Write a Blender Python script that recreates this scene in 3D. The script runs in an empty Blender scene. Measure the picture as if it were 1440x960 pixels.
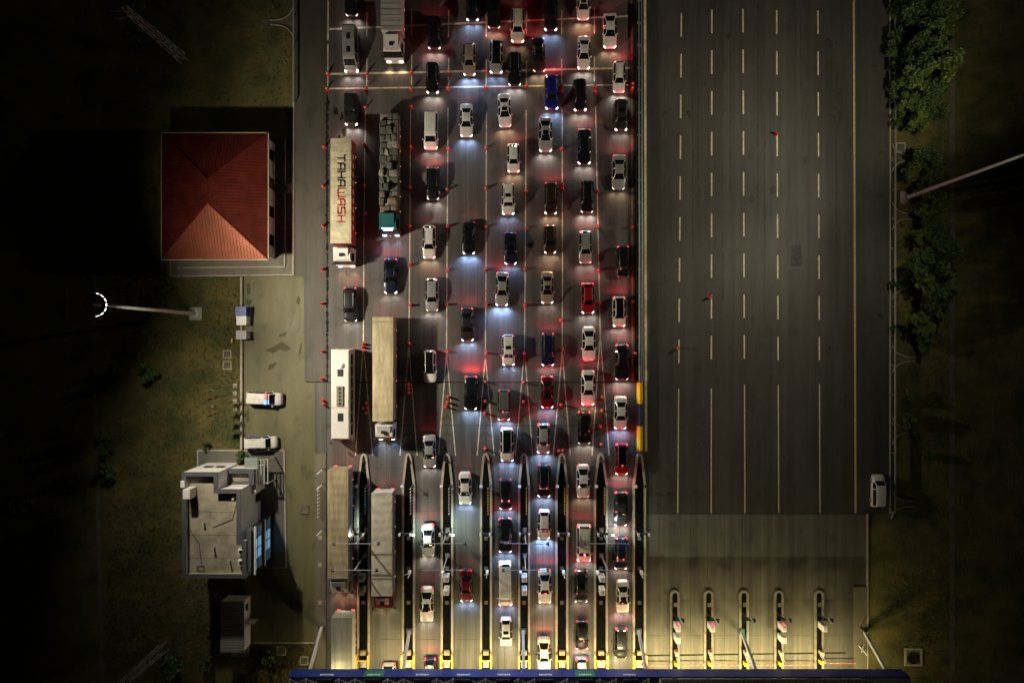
import bpy, math, random
from mathutils import Vector, Matrix, Euler
random.seed(7)
SC = bpy.context.scene
COL = SC.collection
R = math.radians

# ------------------------------------------------------------------ camera, sky, exposure
HC = 96.0                                   # flying height: 1440 px of the photograph = 144 m on the ground
cam_d = bpy.data.cameras.new('camera'); cam_d.lens = 24; cam_d.sensor_width = 36
cam_d.clip_start = 1; cam_d.clip_end = 3000
cam = bpy.data.objects.new('camera', cam_d); COL.objects.link(cam)
cam.location = (0, 0, HC); cam.rotation_euler = (0, 0, 0)
SC.camera = cam
W = bpy.data.worlds.new('World'); SC.world = W; W.use_nodes = True
nt = W.node_tree
sky = nt.nodes.new('ShaderNodeTexSky'); sky.sky_type = 'NISHITA'; sky.sun_disc = False
sky.sun_elevation = R(-3); sky.sun_rotation = R(200)
bg = nt.nodes['Background']; bg.inputs[1].default_value = 0.03
nt.links.new(sky.outputs[0], bg.inputs[0])
sun_d = bpy.data.lights.new('moon', 'SUN'); sun_d.energy = 0.004; sun_d.angle = R(0.5); sun_d.color = (0.8, 0.88, 1)
sun = bpy.data.objects.new('moon', sun_d); COL.objects.link(sun); sun.rotation_euler = (R(35), 0, R(200))
SC.view_settings.view_transform = 'Standard'; SC.view_settings.look = 'None'
SC.view_settings.gamma = 1; SC.view_settings.exposure = 0; SC.view_settings.use_curve_mapping = False
SC.cycles.use_denoising = True
SC.cycles.max_bounces = 3; SC.cycles.diffuse_bounces = 1; SC.cycles.glossy_bounces = 2; SC.cycles.transmission_bounces = 1
SC.cycles.use_adaptive_sampling = True; SC.cycles.adaptive_threshold = .03; SC.cycles.adaptive_min_samples = 12
SC.cycles.sample_clamp_indirect = 3; SC.cycles.use_light_tree = True
SC.cycles.caustics_reflective = False; SC.cycles.caustics_refractive = False

E_MAST_L, E_MAST_R = 19000, 8200             # per flood head
E_HEAD, E_TAIL, E_CANOPY = 185, 105, 800

def P(x, y, z=0.0):
    """a point of the photograph (1440 x 960) at height z"""
    k = (1 - z / HC) / 10
    return Vector(((x - 720) * k, (480 - y) * k, z))

# ------------------------------------------------------------------ materials
MATS = {}
def mat(name, col, rough=0.6, metal=0.0, coat=0.0, var=0.0, vscale=1.0, stretch=(1, 1, 1), bump=0.0, bscale=8.0, col2=None, emit=None, estr=0.0, spec=0.5, sample=False):
    if name in MATS: return MATS[name]
    m = bpy.data.materials.new(name); m.use_nodes = True; MATS[name] = m
    n = m.node_tree; b = n.nodes['Principled BSDF']
    b.inputs['Base Color'].default_value = (*col, 1); b.inputs['Roughness'].default_value = rough
    b.inputs['Metallic'].default_value = metal; b.inputs['Coat Weight'].default_value = coat
    b.inputs['Coat Roughness'].default_value = 0.06; b.inputs['Specular IOR Level'].default_value = spec
    if emit:
        b.inputs['Emission Color'].default_value = (*emit, 1); b.inputs['Emission Strength'].default_value = estr
        if not sample: m.cycles.emission_sampling = 'NONE'
    if var or col2:
        tc = n.nodes.new('ShaderNodeTexCoord'); mp = n.nodes.new('ShaderNodeMapping'); mp.inputs['Scale'].default_value = stretch
        n.links.new(tc.outputs['Object'], mp.inputs['Vector'])
        nz = n.nodes.new('ShaderNodeTexNoise'); nz.inputs['Scale'].default_value = vscale; nz.inputs['Detail'].default_value = 6; nz.inputs['Roughness'].default_value = .6
        n.links.new(mp.outputs[0], nz.inputs['Vector'])
        rp = n.nodes.new('ShaderNodeValToRGB'); rp.color_ramp.elements[0].position = .3; rp.color_ramp.elements[1].position = .7
        c2 = col2 or tuple(min(1, c * (1 + var)) for c in col)
        c1 = col if col2 else tuple(c * (1 - var) for c in col)
        rp.color_ramp.elements[0].color = (*c1, 1); rp.color_ramp.elements[1].color = (*c2, 1)
        n.links.new(nz.outputs[0], rp.inputs[0]); n.links.new(rp.outputs[0], b.inputs['Base Color'])
        if bump:
            n2 = n.nodes.new('ShaderNodeTexNoise'); n2.inputs['Scale'].default_value = bscale; n2.inputs['Detail'].default_value = 4
            n.links.new(tc.outputs['Object'], n2.inputs['Vector'])
            bm = n.nodes.new('ShaderNodeBump'); bm.inputs['Strength'].default_value = bump; bm.inputs['Distance'].default_value = .1
            n.links.new(n2.outputs[0], bm.inputs['Height']); n.links.new(bm.outputs[0], b.inputs['Normal'])
    return m

def road_mat(name, dark, light, streak, rough=.62, seam=None, patch=.5, tint=None):
    """worn carriageway: tyre streaks along the lanes, broad patches, grit, oil stains"""
    if name in MATS: return MATS[name]
    m = bpy.data.materials.new(name); m.use_nodes = True; MATS[name] = m
    n = m.node_tree; b = n.nodes['Principled BSDF']; L = n.links.new
    tc = n.nodes.new('ShaderNodeTexCoord')
    def noise(sc, scale, det=5, rg=.55):
        mp = n.nodes.new('ShaderNodeMapping'); mp.inputs['Scale'].default_value = sc
        L(tc.outputs['Object'], mp.inputs[0])
        z = n.nodes.new('ShaderNodeTexNoise'); z.inputs['Scale'].default_value = scale; z.inputs['Detail'].default_value = det; z.inputs['Roughness'].default_value = rg
        L(mp.outputs[0], z.inputs['Vector']); return z.outputs[0]
    def ramp(src, p0, p1, c0, c1):
        r = n.nodes.new('ShaderNodeValToRGB'); r.color_ramp.elements[0].position = p0; r.color_ramp.elements[1].position = p1
        r.color_ramp.elements[0].color = (*c0, 1); r.color_ramp.elements[1].color = (*c1, 1); L(src, r.inputs[0]); return r.outputs[0]
    def mul(a, c, f=1.0):
        x = n.nodes.new('ShaderNodeMix'); x.data_type = 'RGBA'; x.blend_type = 'MULTIPLY'; x.inputs[0].default_value = f
        L(a, x.inputs[6]); L(c, x.inputs[7]); return x.outputs[2]
    g = lambda v: (v, v, v)
    base = ramp(noise((1, .35, 1), .22, 6, .6), .3, .7, dark, light)
    base = mul(base, ramp(noise((1, .012, 1), .75, 4, .6), .36, .66, g(1 - streak), g(1)))
    base = mul(base, ramp(noise((1, .03, 1), 3.2, 3, .6), .3, .7, g(1 - streak * .55), g(1.0)))
    base = mul(base, ramp(noise((1, 1, 1), 5.0, 5, .7), .3, .7, g(.86), g(1.0)))
    base = mul(base, ramp(noise((1, .55, 1), .55, 3, .5), .30, .42, g(1 - patch * .5), g(1)))
    base = mul(base, ramp(noise((1, .8, 1), 1.9, 2, .5), .24, .30, g(.55), g(1)))
    L(base, b.inputs['Base Color'])
    rr = n.nodes.new('ShaderNodeMapRange'); rr.inputs[3].default_value = rough - .12; rr.inputs[4].default_value = rough + .12
    L(noise((1, .1, 1), 1.0), rr.inputs[0]); L(rr.outputs[0], b.inputs['Roughness'])
    bm = n.nodes.new('ShaderNodeBump'); bm.inputs['Strength'].default_value = .25; bm.inputs['Distance'].default_value = .02
    L(noise((1, 1, 1), 30, 3), bm.inputs['Height']); L(bm.outputs[0], b.inputs['Normal'])
    return m

ASPH = road_mat('asphalt_worn', (.095, .083, .079), (.155, .137, .130), .42)
ASPH_R = road_mat('asphalt_dark', (.062, .059, .055), (.095, .090, .083), .34, patch=.45)
ASPH_S = road_mat('asphalt_shoulder', (.070, .064, .050), (.105, .095, .076), .2)
CONC = road_mat('concrete_apron', (.10, .096, .088), (.165, .157, .143), .5)
CONC_R = road_mat('concrete_apron_dark', (.10, .093, .076), (.16, .148, .12), .5)
CONC_Y = road_mat('concrete_yard', (.110, .103, .048), (.19, .175, .088), .12, patch=.7)
PAVE = road_mat('concrete_paving', (.13, .120, .085), (.20, .182, .135), .15)
JOINT = mat('joint_filler', (.035, .033, .03), .9)
PAINT = mat('road_paint', (.52, .48, .40), .6, var=.42, vscale=1.6)
PAINT_Y = mat('road_paint_pale', (.62, .57, .42), .6, var=.3, vscale=1.6); PAINT_E = mat('road_paint_yellow', (.60, .50, .20), .6, var=.2, vscale=1.6)
KERB = mat('kerb_concrete', (.36, .33, .27), .8, var=.2, vscale=2)
GRASS = mat('dry_grass', (.028, .046, .012), .95, col2=(.16, .13, .04), vscale=.26, bump=.8, bscale=3)
TUFT = mat('grass_blades', (.045, .055, .016), .9, col2=(.16, .12, .045), vscale=.3)
SOIL = mat('dark_soil', (.018, .018, .013), .95, spec=.1, var=.5, vscale=1.5, bump=.5)
DITCH = mat('ditch_concrete', (.12, .11, .085), .9, var=.35, vscale=.6)
STEEL = mat('galvanised_steel', (.38, .39, .40), .42, .6, var=.15, vscale=2)
STEELD = mat('dark_steel', (.07, .072, .075), .5, .4)
GREYP = mat('grey_painted_steel', (.42, .42, .44), .5, var=.1, vscale=1)
WHITEP = mat('white_painted_metal', (.72, .72, .70), .4, var=.08, vscale=2)
YELLOWP = mat('yellow_paint', (.75, .46, .02), .5, var=.15, vscale=3)
BLUEF = mat('blue_fascia', (.012, .030, .19), .4, var=.15, vscale=.5)
GREENF = mat('green_sign', (.02, .17, .10), .45)
RUBBER = mat('black_rubber', (.015, .015, .015), .8)
BLACKM = mat('black_plastic', (.012, .012, .013), .45)
CONE_R = mat('cone_red', (.58, .045, .03), .45)
CONE_W = mat('cone_white', (.8, .78, .75), .4)
GLASS = mat('car_glass', (.006, .007, .008), .07, spec=.55)
ROOFRED = mat('red_roof_sheet', (.10, .015, .012), .45, metal=.3, var=.35, vscale=.6, spec=.6)
ROOFRED.node_tree.nodes['Principled BSDF'].inputs['Specular Tint'].default_value = (1, .60, .34, 1)
WALLG = mat('grey_render_wall', (.42, .42, .42), .8, var=.12, vscale=1)
WALLW = mat('white_render_wall', (.62, .61, .62), .8, var=.1, vscale=.8)
COPING = mat('slate_coping', (.09, .095, .115), .5, var=.15, vscale=1)
ROOFC = mat('roof_screed', (.22, .20, .15), .85, col2=(.46, .42, .33), vscale=.55)
RIBG = mat('grey_rib_sheet', (.27, .28, .28), .5, var=.12, vscale=1)
LEAF1 = mat('leaf_bright', (.045, .095, .016), .6, col2=(.15, .20, .03), vscale=.8)
LEAF2 = mat('leaf_dark', (.025, .06, .014), .6, col2=(.07, .12, .025), vscale=.8)
BARK = mat('bark', (.09, .07, .05), .9, var=.3, vscale=4)
HEADW = mat('headlight_white', (.9, .9, .9), .2, emit=(1, .96, .88), estr=7)
HEADB = mat('headlight_cool', (.9, .9, .9), .2, emit=(.78, .88, 1), estr=8)
HEADY = mat('headlight_warm', (.9, .9, .9), .2, emit=(1, .85, .62), estr=6)
LAMPOFF = mat('lamp_unlit', (.35, .36, .38), .15)
TAILON = mat('taillight_braking', (.5, .01, .02), .25, emit=(1, .04, .07), estr=5)
TAILDIM = mat('taillight_running', (.4, .01, .015), .25, emit=(1, .03, .05), estr=.9)
ORANGE = mat('marker_orange', (.8, .25, .02), .3, emit=(1, .32, .06), estr=2.2)
ORANGE_D = mat('marker_orange_dim', (.5, .2, .05), .3, emit=(1, .32, .06), estr=.12)
REDLED = mat('signal_red', (.5, .01, .02), .3, emit=(1, .05, .12), estr=6)
GREENLED = mat('signal_green', (.02, .4, .2), .3, emit=(.08, .9, .45), estr=5)
FLOODLENS = mat('flood_lens', (.9, .9, .9), .2, emit=(1, .97, .9), estr=12)
CANLENS = mat('canopy_lens', (.9, .9, .85), .2, emit=(1, .88, .62), estr=10)
WINLIT = mat('lit_window', (.1, .2, .3), .1, emit=(.30, .66, 1.0), estr=.42, sample=True); WINDIM = mat('dim_window', (.05, .1, .15), .1, emit=(.22, .5, .8), estr=.07); WINTUBE = mat('tube_lamp', (.8, .9, 1), .2, emit=(.62, .88, 1), estr=1.6)

PAINTS = {'white': (.64, .63, .61), 'cream': (.62, .57, .47), 'silver': (.36, .36, .36), 'grey': (.13, .13, .135), 'beige': (.33, .29, .22), 'black': (.010, .010, .012),
          'charcoal': (.028, .028, .03), 'blue': (.010, .018, .20), 'navy': (.010, .014, .045), 'red': (.36, .008, .018), 'maroon': (.13, .006, .012), 'brown': (.032, .022, .016)}
def paint(c): return mat('car_paint_' + c, PAINTS[c], .3, metal=.0 if c in ('white', 'cream') else .25, coat=.7, var=.16, vscale=1.3)

# ------------------------------------------------------------------ mesh helpers
class MB:
    def __init__(s): s.v = []; s.f = []; s.m = []
    def add(s, vs, fs, mi=0):
        o = len(s.v); s.v += [tuple(v) for v in vs]; s.f += [tuple(i + o for i in f) for f in fs]; s.m += [mi] * len(fs); return s
    def box(s, x0, x1, y0, y1, z0, z1, mi=0):
        return s.add([(x0, y0, z0), (x1, y0, z0), (x1, y1, z0), (x0, y1, z0), (x0, y0, z1), (x1, y0, z1), (x1, y1, z1), (x0, y1, z1)],
                     [(3, 2, 1, 0), (4, 5, 6, 7), (0, 1, 5, 4), (1, 2, 6, 5), (2, 3, 7, 6), (3, 0, 4, 7)], mi)
    def cbox(s, x0, x1, y0, y1, z0, z1, c=.05, mi=0):
        """box with chamfered top edges"""
        return s.add([(x0, y0, z0), (x1, y0, z0), (x1, y1, z0), (x0, y1, z0), (x0, y0, z1 - c), (x1, y0, z1 - c), (x1, y1, z1 - c), (x0, y1, z1 - c),
                      (x0 + c, y0 + c, z1), (x1 - c, y0 + c, z1), (x1 - c, y1 - c, z1), (x0 + c, y1 - c, z1)],
                     [(3, 2, 1, 0), (8, 9, 10, 11), (0, 1, 5, 4), (1, 2, 6, 5), (2, 3, 7, 6), (3, 0, 4, 7), (4, 5, 9, 8), (5, 6, 10, 9), (6, 7, 11, 10), (7, 4, 8, 11)], mi)
    def prism(s, poly, z0, z1, mi=0):
        n = len(poly); vs = [(p[0], p[1], z0) for p in poly] + [(p[0], p[1], z1) for p in poly]
        return s.add(vs, [tuple(range(n))[::-1], tuple(range(n, 2 * n))] + [(i, (i + 1) % n, n + (i + 1) % n, n + i) for i in range(n)], mi)
    def ring(s, outer, inner, z0, z1, mi=0):
        n = len(outer); vs = [(p[0], p[1], z) for z in (z0, z1) for p in outer] + [(p[0], p[1], z) for z in (z0, z1) for p in inner]
        fs = []
        for i in range(n):
            j = (i + 1) % n
            fs += [(i, j, n + j, n + i), (2 * n + j, 2 * n + i, 3 * n + i, 3 * n + j), (n + i, n + j, 3 * n + j, 3 * n + i)]
        return s.add(vs, fs, mi)
    def tube(s, a, b, r0, r1=None, n=8, mi=0, cap=True):
        a, b = Vector(a), Vector(b); r1 = r0 if r1 is None else r1; d = (b - a)
        if d.length < 1e-6: return s
        q = d.normalized().to_track_quat('Z', 'Y'); vs = []
        for p, r in ((a, r0), (b, r1)):
            vs += [p + q @ Vector((r * math.cos(2 * math.pi * k / n), r * math.sin(2 * math.pi * k / n), 0)) for k in range(n)]
        fs = [(k, (k + 1) % n, n + (k + 1) % n, n + k) for k in range(n)]
        if cap: fs += [tuple(range(n))[::-1], tuple(range(n, 2 * n))]
        return s.add(vs, fs, mi)
    def bar(s, a, b, w, h, mi=0):
        a, b = Vector(a), Vector(b); d = (b - a).normalized(); q = d.to_track_quat('Z', 'Y'); vs = []
        for p in (a, b): vs += [p + q @ Vector((sx * w / 2, sy * h / 2, 0)) for sx, sy in ((-1, -1), (1, -1), (1, 1), (-1, 1))]
        return s.add(vs, [(3, 2, 1, 0), (4, 5, 6, 7), (0, 1, 5, 4), (1, 2, 6, 5), (2, 3, 7, 6), (3, 0, 4, 7)], mi)
    def mesh(s, name, mats=(), smooth=False):
        me = bpy.data.meshes.new(name); me.from_pydata(s.v, [], s.f)
        for m in mats: me.materials.append(m)
        if len(mats) > 1: me.polygons.foreach_set('material_index', s.m)
        if smooth: me.polygons.foreach_set('use_smooth', [True] * len(s.f))
        me.update(); return me
    def build(s, name, mats, parent=None, smooth=False, loc=None, rot=None):
        if not isinstance(mats, (list, tuple)): mats = [mats]
        return obj(name, s.mesh(name, mats, smooth), parent, loc, rot)
def obj(name, me, parent=None, loc=None, rot=None, m=None):
    o = bpy.data.objects.new(name, me); COL.objects.link(o)
    if parent: o.parent = parent
    if loc is not None: o.location = loc
    if rot is not None: o.rotation_euler = rot if hasattr(rot, '__len__') else (0, 0, rot)
    if m is not None:
        o.material_slots[0].link = 'OBJECT'; o.material_slots[0].material = m
    return o
def tag(o, label, cat, group=None):
    o['label'] = label; o['category'] = cat
    if group: o['group'] = group
    return o
def thing(name, label, cat, loc=(0, 0, 0), rz=0, group=None):
    o = bpy.data.objects.new(name, None); COL.objects.link(o); o.empty_display_size = .2
    o.location = loc; o.rotation_euler = (0, 0, rz); return tag(o, label, cat, group)
def struct(name, mb, m, kind='structure'):
    o = mb.build(name, m); o['kind'] = kind; return o
def spot(parent, loc, aim, energy, color, size, blend=.6, rad=.05, name='light'):
    d = bpy.data.lights.new(name, 'SPOT'); d.energy = energy; d.color = color; d.spot_size = R(size); d.spot_blend = blend; d.shadow_soft_size = rad
    o = bpy.data.objects.new(name, d); COL.objects.link(o); o.parent = parent; o.location = loc
    o.rotation_euler = Vector(aim).to_track_quat('-Z', 'Y').to_euler(); return o
def copy_tree(o, parent=None):
    c = o.copy(); COL.objects.link(c); c.parent = parent
    for ch in list(o.children): copy_tree(ch, c)
    return c
ORD = ['first', 'second', 'third', 'fourth', 'fifth', 'sixth', 'seventh', 'eighth', 'ninth', 'tenth', 'eleventh', 'twelfth', 'thirteenth', 'fourteenth', 'fifteenth', 'sixteenth', 'seventeenth', 'eighteenth']
def pxpoly(pts, z=0): return [tuple(P(x, y, z)[:2]) for x, y in pts]
def sheet(name, pts, z, m, parent=None):
    o = MB().add([(*P(x, y)[:2], z) for x, y in pts], [tuple(range(len(pts)))[::-1]]).build(name, m, parent); return o

# ------------------------------------------------------------------ ground and roads
g = MB().add([(-900, -900, 0), (900, -900, 0), (900, 900, 0), (-900, 900, 0)], [(0, 1, 2, 3)])
struct('ground', g, GRASS)
Z1, Z2, Z3 = .03, .034, .038
def st(o): o['kind'] = 'structure'; return o
road_q = st(sheet('queue_road', [(459, -400), (906, -400), (906, 537), (459, 537)], Z1, ASPH))
road_x = st(sheet('exit_road', [(907, -400), (1251, -400), (1251, 722), (907, 722)], Z1, ASPH_R))
shoulder = st(sheet('road_shoulder', [(413, -400), (458.7, -400), (458.7, 536), (429, 536), (428, 388), (413, 388)], Z1, ASPH_S))
yard = st(sheet('yard_pavement', [(341, 389), (427.7, 389), (428.7, 536.5), (443, 536.5), (443, 902), (357, 902), (341, 800)], Z1, CONC_Y))
apron = st(sheet('toll_apron', [(443, 537.5), (906.5, 537.5), (906.5, 1060), (443, 1060)], .004, JOINT))
apron_x = st(sheet('exit_apron', [(907, 722.5), (1219, 722.5), (1219, 1060), (907, 1060)], .004, JOINT))
# slabs of the two concrete aprons, each one a piece of its own
slab_me = MB().cbox(-.5, .5, -.5, .5, -.3, 0, .0).mesh('slab', [CONC]); slab_me2 = slab_me.copy(); slab_me2.materials[0] = CONC_R
SLABX = [459, 486, 512, 544, 574, 601, 628, 655.5, 683, 709.5, 736, 763, 790, 816.5, 843, 871, 906.5]
def slabs(xs, ys, parent, me):
    # mesh data is scaled per slab; texture coordinates come from the unit mesh so a vertex-baked copy is used instead
    for i in range(len(xs) - 1):
        for j in range(len(ys) - 1):
            a, b = P(xs[i], ys[j]), P(xs[i + 1], ys[j + 1]); e = .018
            mb = MB().add([(a.x + e, b.y + e, 0), (b.x - e, b.y + e, 0), (b.x - e, a.y - e, 0), (a.x + e, a.y - e, 0), (a.x + e, b.y + e, Z1), (b.x - e, b.y + e, Z1), (b.x - e, a.y - e, Z1), (a.x + e, a.y - e, Z1)],
                          [(4, 5, 6, 7), (0, 1, 5, 4), (1, 2, 6, 5), (2, 3, 7, 6), (3, 0, 4, 7)])
            mb.build('concrete_slab', me.materials[0], parent)
slabs(SLABX, [537.7, 598, 658, 718, 778, 838, 898, 958, 1018, 1058], apron, slab_me)
slabs([443, 458.8], [537.7, 587, 637], apron, slab_me)
CONC_L = road_mat('concrete_apron_unshaded', (.15, .142, .122), (.205, .195, .168), .35)  # shadow band put into the colour: first row paler than the rows beyond
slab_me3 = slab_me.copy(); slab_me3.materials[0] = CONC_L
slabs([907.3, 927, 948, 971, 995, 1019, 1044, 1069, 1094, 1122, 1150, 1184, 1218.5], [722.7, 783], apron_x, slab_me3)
slabs([907.3, 927, 948, 971, 995, 1019, 1044, 1069, 1094, 1122, 1150, 1184, 1218.5], [783, 843, 893, 943, 1003, 1058], apron_x, slab_me2)

# broken edge of the asphalt beside the shoulder
def ragged(name, x, y0, y1, w, m, parent, z=Z3, step=4):
    L_, R_ = [], []; y = y0
    while y <= y1:
        p = P(x, y); k = random.uniform(.2, 1.6) * w
        L_.append((p.x - k * random.uniform(.2, .6), p.y, z)); R_.append((p.x + k * random.uniform(.2, .6), p.y, z)); y += step
    n = len(L_)
    return MB().add(L_ + R_, [(i, i + 1, n + i + 1, n + i) for i in range(n - 1)]).build(name, m, parent)
ragged('cracked_edge', 460.5, 128, 536, .34, SOIL, road_q, Z3, 1.7)
ragged('cracked_edge', 459.5, 140, 330, .3, SOIL, road_q, Z3 + .004, 2.3)
for bx, by, r in ((472, 158, 1.0), (481, 165, .6), (484, 186, .9), (462, 146, .7), (477, 192, .5)):
    c = P(bx, by); n = 12
    MB().add([(c.x + r * .45 * random.uniform(.3, 1.3) * math.cos(k * 2 * math.pi / n), c.y + r * random.uniform(.3, 1.3) * math.sin(k * 2 * math.pi / n), Z3) for k in range(n)], [tuple(range(n))]).build('pothole_patch', SOIL, road_q)
# puddle and stains in the yard
PUD = mat('puddle_water', (.085, .08, .03), .35, spec=.2)
WET = mat('wet_stain', (.075, .070, .034), .6, spec=.2)
for pts, m in (([(414, 446), (416, 436), (419, 428), (421, 426), (423, 434), (422.5, 446), (423, 460), (420, 469), (411, 468), (408, 465)], PUD),
               ([(418, 418), (421, 416), (423, 423), (420, 428), (416, 426)], WET), ([(388, 486), (396, 480), (403, 484), (410, 490), (402, 494), (394, 491), (384, 497), (372, 492), (380, 489)], WET),
               ([(394, 470), (404, 466), (401, 473), (392, 474)], WET), ([(421, 492), (423, 482), (425, 482), (424, 496), (419, 502)], WET), ([(378, 513), (390, 509), (384, 518), (377, 521)], WET),
               ([(346, 400), (351, 398), (353, 412), (348, 416)], WET), ([(346, 420), (355, 422), (352, 430), (345, 428)], WET), ([(345, 577), (350, 575), (351, 592), (346, 594)], WET)):
    sheet('puddle' if m is PUD else 'wet_stain', pts, Z2 + .002, m, yard)

# painted markings: each stroke a part of its road
def line(parent, x0, y0, x1, y1, w=.17, z=Z2, m=PAINT, name='lane_line'):
    a, b = P(x0, y0), P(x1, y1); d = (b - a).normalized(); n = Vector((-d.y, d.x, 0)) * w / 2
    return MB().add([(a + n).to_tuple()[:2] + (z,), (a - n).to_tuple()[:2] + (z,), (b - n).to_tuple()[:2] + (z,), (b + n).to_tuple()[:2] + (z,)], [(0, 1, 2, 3)]).build(name, m, parent)
LQ = [  # dash ends near the top, then the line from 150 to its gore
    (516, [(18, 52), (82, 122)], [(514, 152), (512, 300), (511, 480)], 480), (579, [(13, 50), (77, 120)], [(577.5, 152), (576, 372), (575, 486)], 486),
    (631, [(15, 53), (82, 120)], [(630, 152), (628.5, 380), (628, 495)], 495), (684, [(16, 52), (84, 120)], [(684, 155), (683.5, 380), (682.5, 500)], 500),
    (740.5, [(15, 52), (86, 118)], [(740, 155), (738.5, 380), (737.5, 490)], 490), (790, [(15, 50), (83, 118)], [(790.5, 155), (791, 380), (790.5, 492)], 492),
    (836, [(12, 48), (80, 115)], [(837.5, 150), (842, 380), (844, 470)], 470)]
ISL = [512, 574.5, 628.5, 683, 737, 790, 844.5, 899]
for (x, dashes, pts, yg), xi in zip(LQ, ISL):
    for a, b in dashes: line(road_q, x, a, x - .3, b, name='lane_dash')
    for a, b in ((-98, -60), (-38, 0)): line(road_q, x, a, x, b, name='lane_dash')
    for (a, b), (c, d) in zip(pts, pts[1:]): line(road_q, a, b, c, d, .15)
    gx = pts[-1][0]; t = (536.5 - yg) / (640 - yg)
    for s in (-1, 1):
        mx = gx + (xi + s * 12 - gx) * t
        line(road_q, gx, yg, mx, 536.5, .15, m=PAINT); line(apron, mx, 538, xi + s * 12, 640, .15, m=PAINT)
    for k in range(3):
        y = 560 + k * 24; h = 4 + 2.2 * k
        line(apron, xi - h, y + 6, xi, y, .3, m=WET, name='worn_chevron'); line(apron, xi, y, xi + h, y + 6, .3, z=Z3, m=WET, name='worn_chevron')
line(road_q, 462, -100, 461.2, 57, .22, name='edge_line'); line(road_q, 461.2, 62, 461, 124, .16, name='edge_line')
line(road_q, 888, -100, 889.5, 536, .24, m=mat('rust_line_paint', (.32, .18, .12), .6, var=.4, vscale=1.5), name='edge_line')
for a, b, w in (((463, 41.5), (886, 23), .28), ((463, 104.5), (886, 96), .28), ((460, 125), (886, 119.5), .2)):
    line(road_q, *a, *b, w, z=Z3, name='cross_line')
for y in (35, ): pass
line(road_x, 906.5, -150, 908.5, 634, .34, m=PAINT_Y, name='edge_line'); line(road_x, 1200, -150, 1203, 721, .28, m=PAINT_E, name='edge_line')
for xt, xb, s0, ys in ((958.3, 953, 19, 547), (1001, 1000, 14, 546), (1044.6, 1047.5, 13, 541), (1092, 1095, 15, 541), (1150, 1153, 15.5, 540)):
    for k in range(-2, 9):
        y = s0 + 57.3 * k; f = y / 720; x = xt + (xb - xt) * f
        line(road_x, x, y, x + (xb - xt) * .046, y + 33, .2, m=PAINT_Y, name='lane_dash')
    line(road_x, xt + (xb - xt) * .75, ys, xb, 721, .15, m=PAINT_Y)
rs_ = random.Random(11)
TYRE = mat('tyre_mark', (.040, .038, .035), .7, var=.4, vscale=1.5); PATCH = mat('repair_patch', (.048, .046, .043), .75, var=.3, vscale=2)
for x in (934, 974, 981, 1018, 1026, 1064, 1075, 1118, 1127, 1176):
    y = rs_.uniform(-60, 300); ragged('tyre_mark', x + rs_.uniform(-2, 2), y, y + rs_.uniform(120, 380), .22, TYRE, road_x, Z2 - .002, 9)
for _ in range(16):
    x, y = rs_.uniform(915, 1190), rs_.uniform(0, 700); c = P(x, y); r = rs_.uniform(.15, .6); n = 11
    MB().add([(c.x + r * rs_.uniform(.5, 1.2) * math.cos(k * 2 * math.pi / n), c.y + r * 1.4 * rs_.uniform(.5, 1.2) * math.sin(k * 2 * math.pi / n), Z3 + .006) for k in range(n)], [tuple(range(n))]).build('oil_stain', TYRE, road_x)
for x, y, w, h in ((1176, 150, 2.2, 5.0), (985, 610, 1.6, 7.0), (1230, 90, 1.0, 1.2), (1240, 215, .9, .8), (1238, 275, 1.0, .8), (1234, 338, .6, .6), (1120, 360, 1.5, 3.0)):
    c = P(x, y); MB().add([(c.x - w / 2, c.y - h / 2, Z3 + .002), (c.x + w / 2, c.y - h / 2 + .1, Z3 + .002), (c.x + w / 2 - .1, c.y + h / 2, Z3 + .002), (c.x - w / 2 + .05, c.y + h / 2, Z3 + .002)], [(0, 1, 2, 3)]).build('repair_patch', PATCH, road_x)
line(road_x, 1075, -100, 1076, 721, .05, z=Z3 + .004, m=TYRE, name='paving_seam'); line(road_x, 930, -100, 929, 721, .05, z=Z3 + .004, m=TYRE, name='paving_seam')
# dark patch seams
for y in (537.2,): line(road_q, 430, y, 905, y, .12, z=Z3, m=SOIL, name='transverse_seam')
for x in (487, 655, 671, 560): line(road_q, x, 150, x + 1, 536, .08, z=Z3 + .003, m=WET, name='paving_seam')
line(apron_x, 910, 921, 1189, 917, .22, z=Z3, m=SOIL, name='drain_groove')
line(apron, 460, 598, 904, 598, .1, z=Z2 + .001, m=JOINT, name='transverse_seam')

# strips of verge: kerbs, ditches, paths
def kerbline(name, pts, w, h, m, label, cat):
    t = thing(name, label, cat)
    for (x0, y0), (x1, y1) in zip(pts, pts[1:]):
        a, b = P(x0, y0), P(x1, y1); n = max(1, int((b - a).length / 4)); d = (b - a)
        for i in range(n):
            p, q = a + d * (i / n), a + d * ((i + .992) / n); u = d.normalized(); s = Vector((-u.y, u.x, 0)) * w / 2
            MB().prism([(p - s)[:2], (q - s)[:2], (q + s)[:2], (p + s)[:2]], 0, h).build('kerb_stone', m, t)
    return t
kerbline('kerb', [(413, -60), (413, 145), (413, 388)], .22, .16, KERB, 'long concrete kerb edging the shoulder beside the red roofed house', 'kerb')
kerbline('kerb', [(1251.5, -60), (1251.5, 722)], .2, .14, KERB, 'long dark kerb on the far edge of the empty exit road', 'kerb')
kerbline('kerb', [(1219.5, 722), (1219.5, 940)], .2, .14, KERB, 'kerb beside the concrete apron of the empty exit lanes', 'kerb')
kerbline('wall', [(341, 390), (341, 632)], .28, .5, KERB, 'low concrete wall between the dry lawn and the police yard', 'wall')
kerbline('kerb', [(357, 903), (450, 903)], .22, .14, KERB, 'short kerb closing the yard behind the corrugated cabin', 'kerb')
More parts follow.
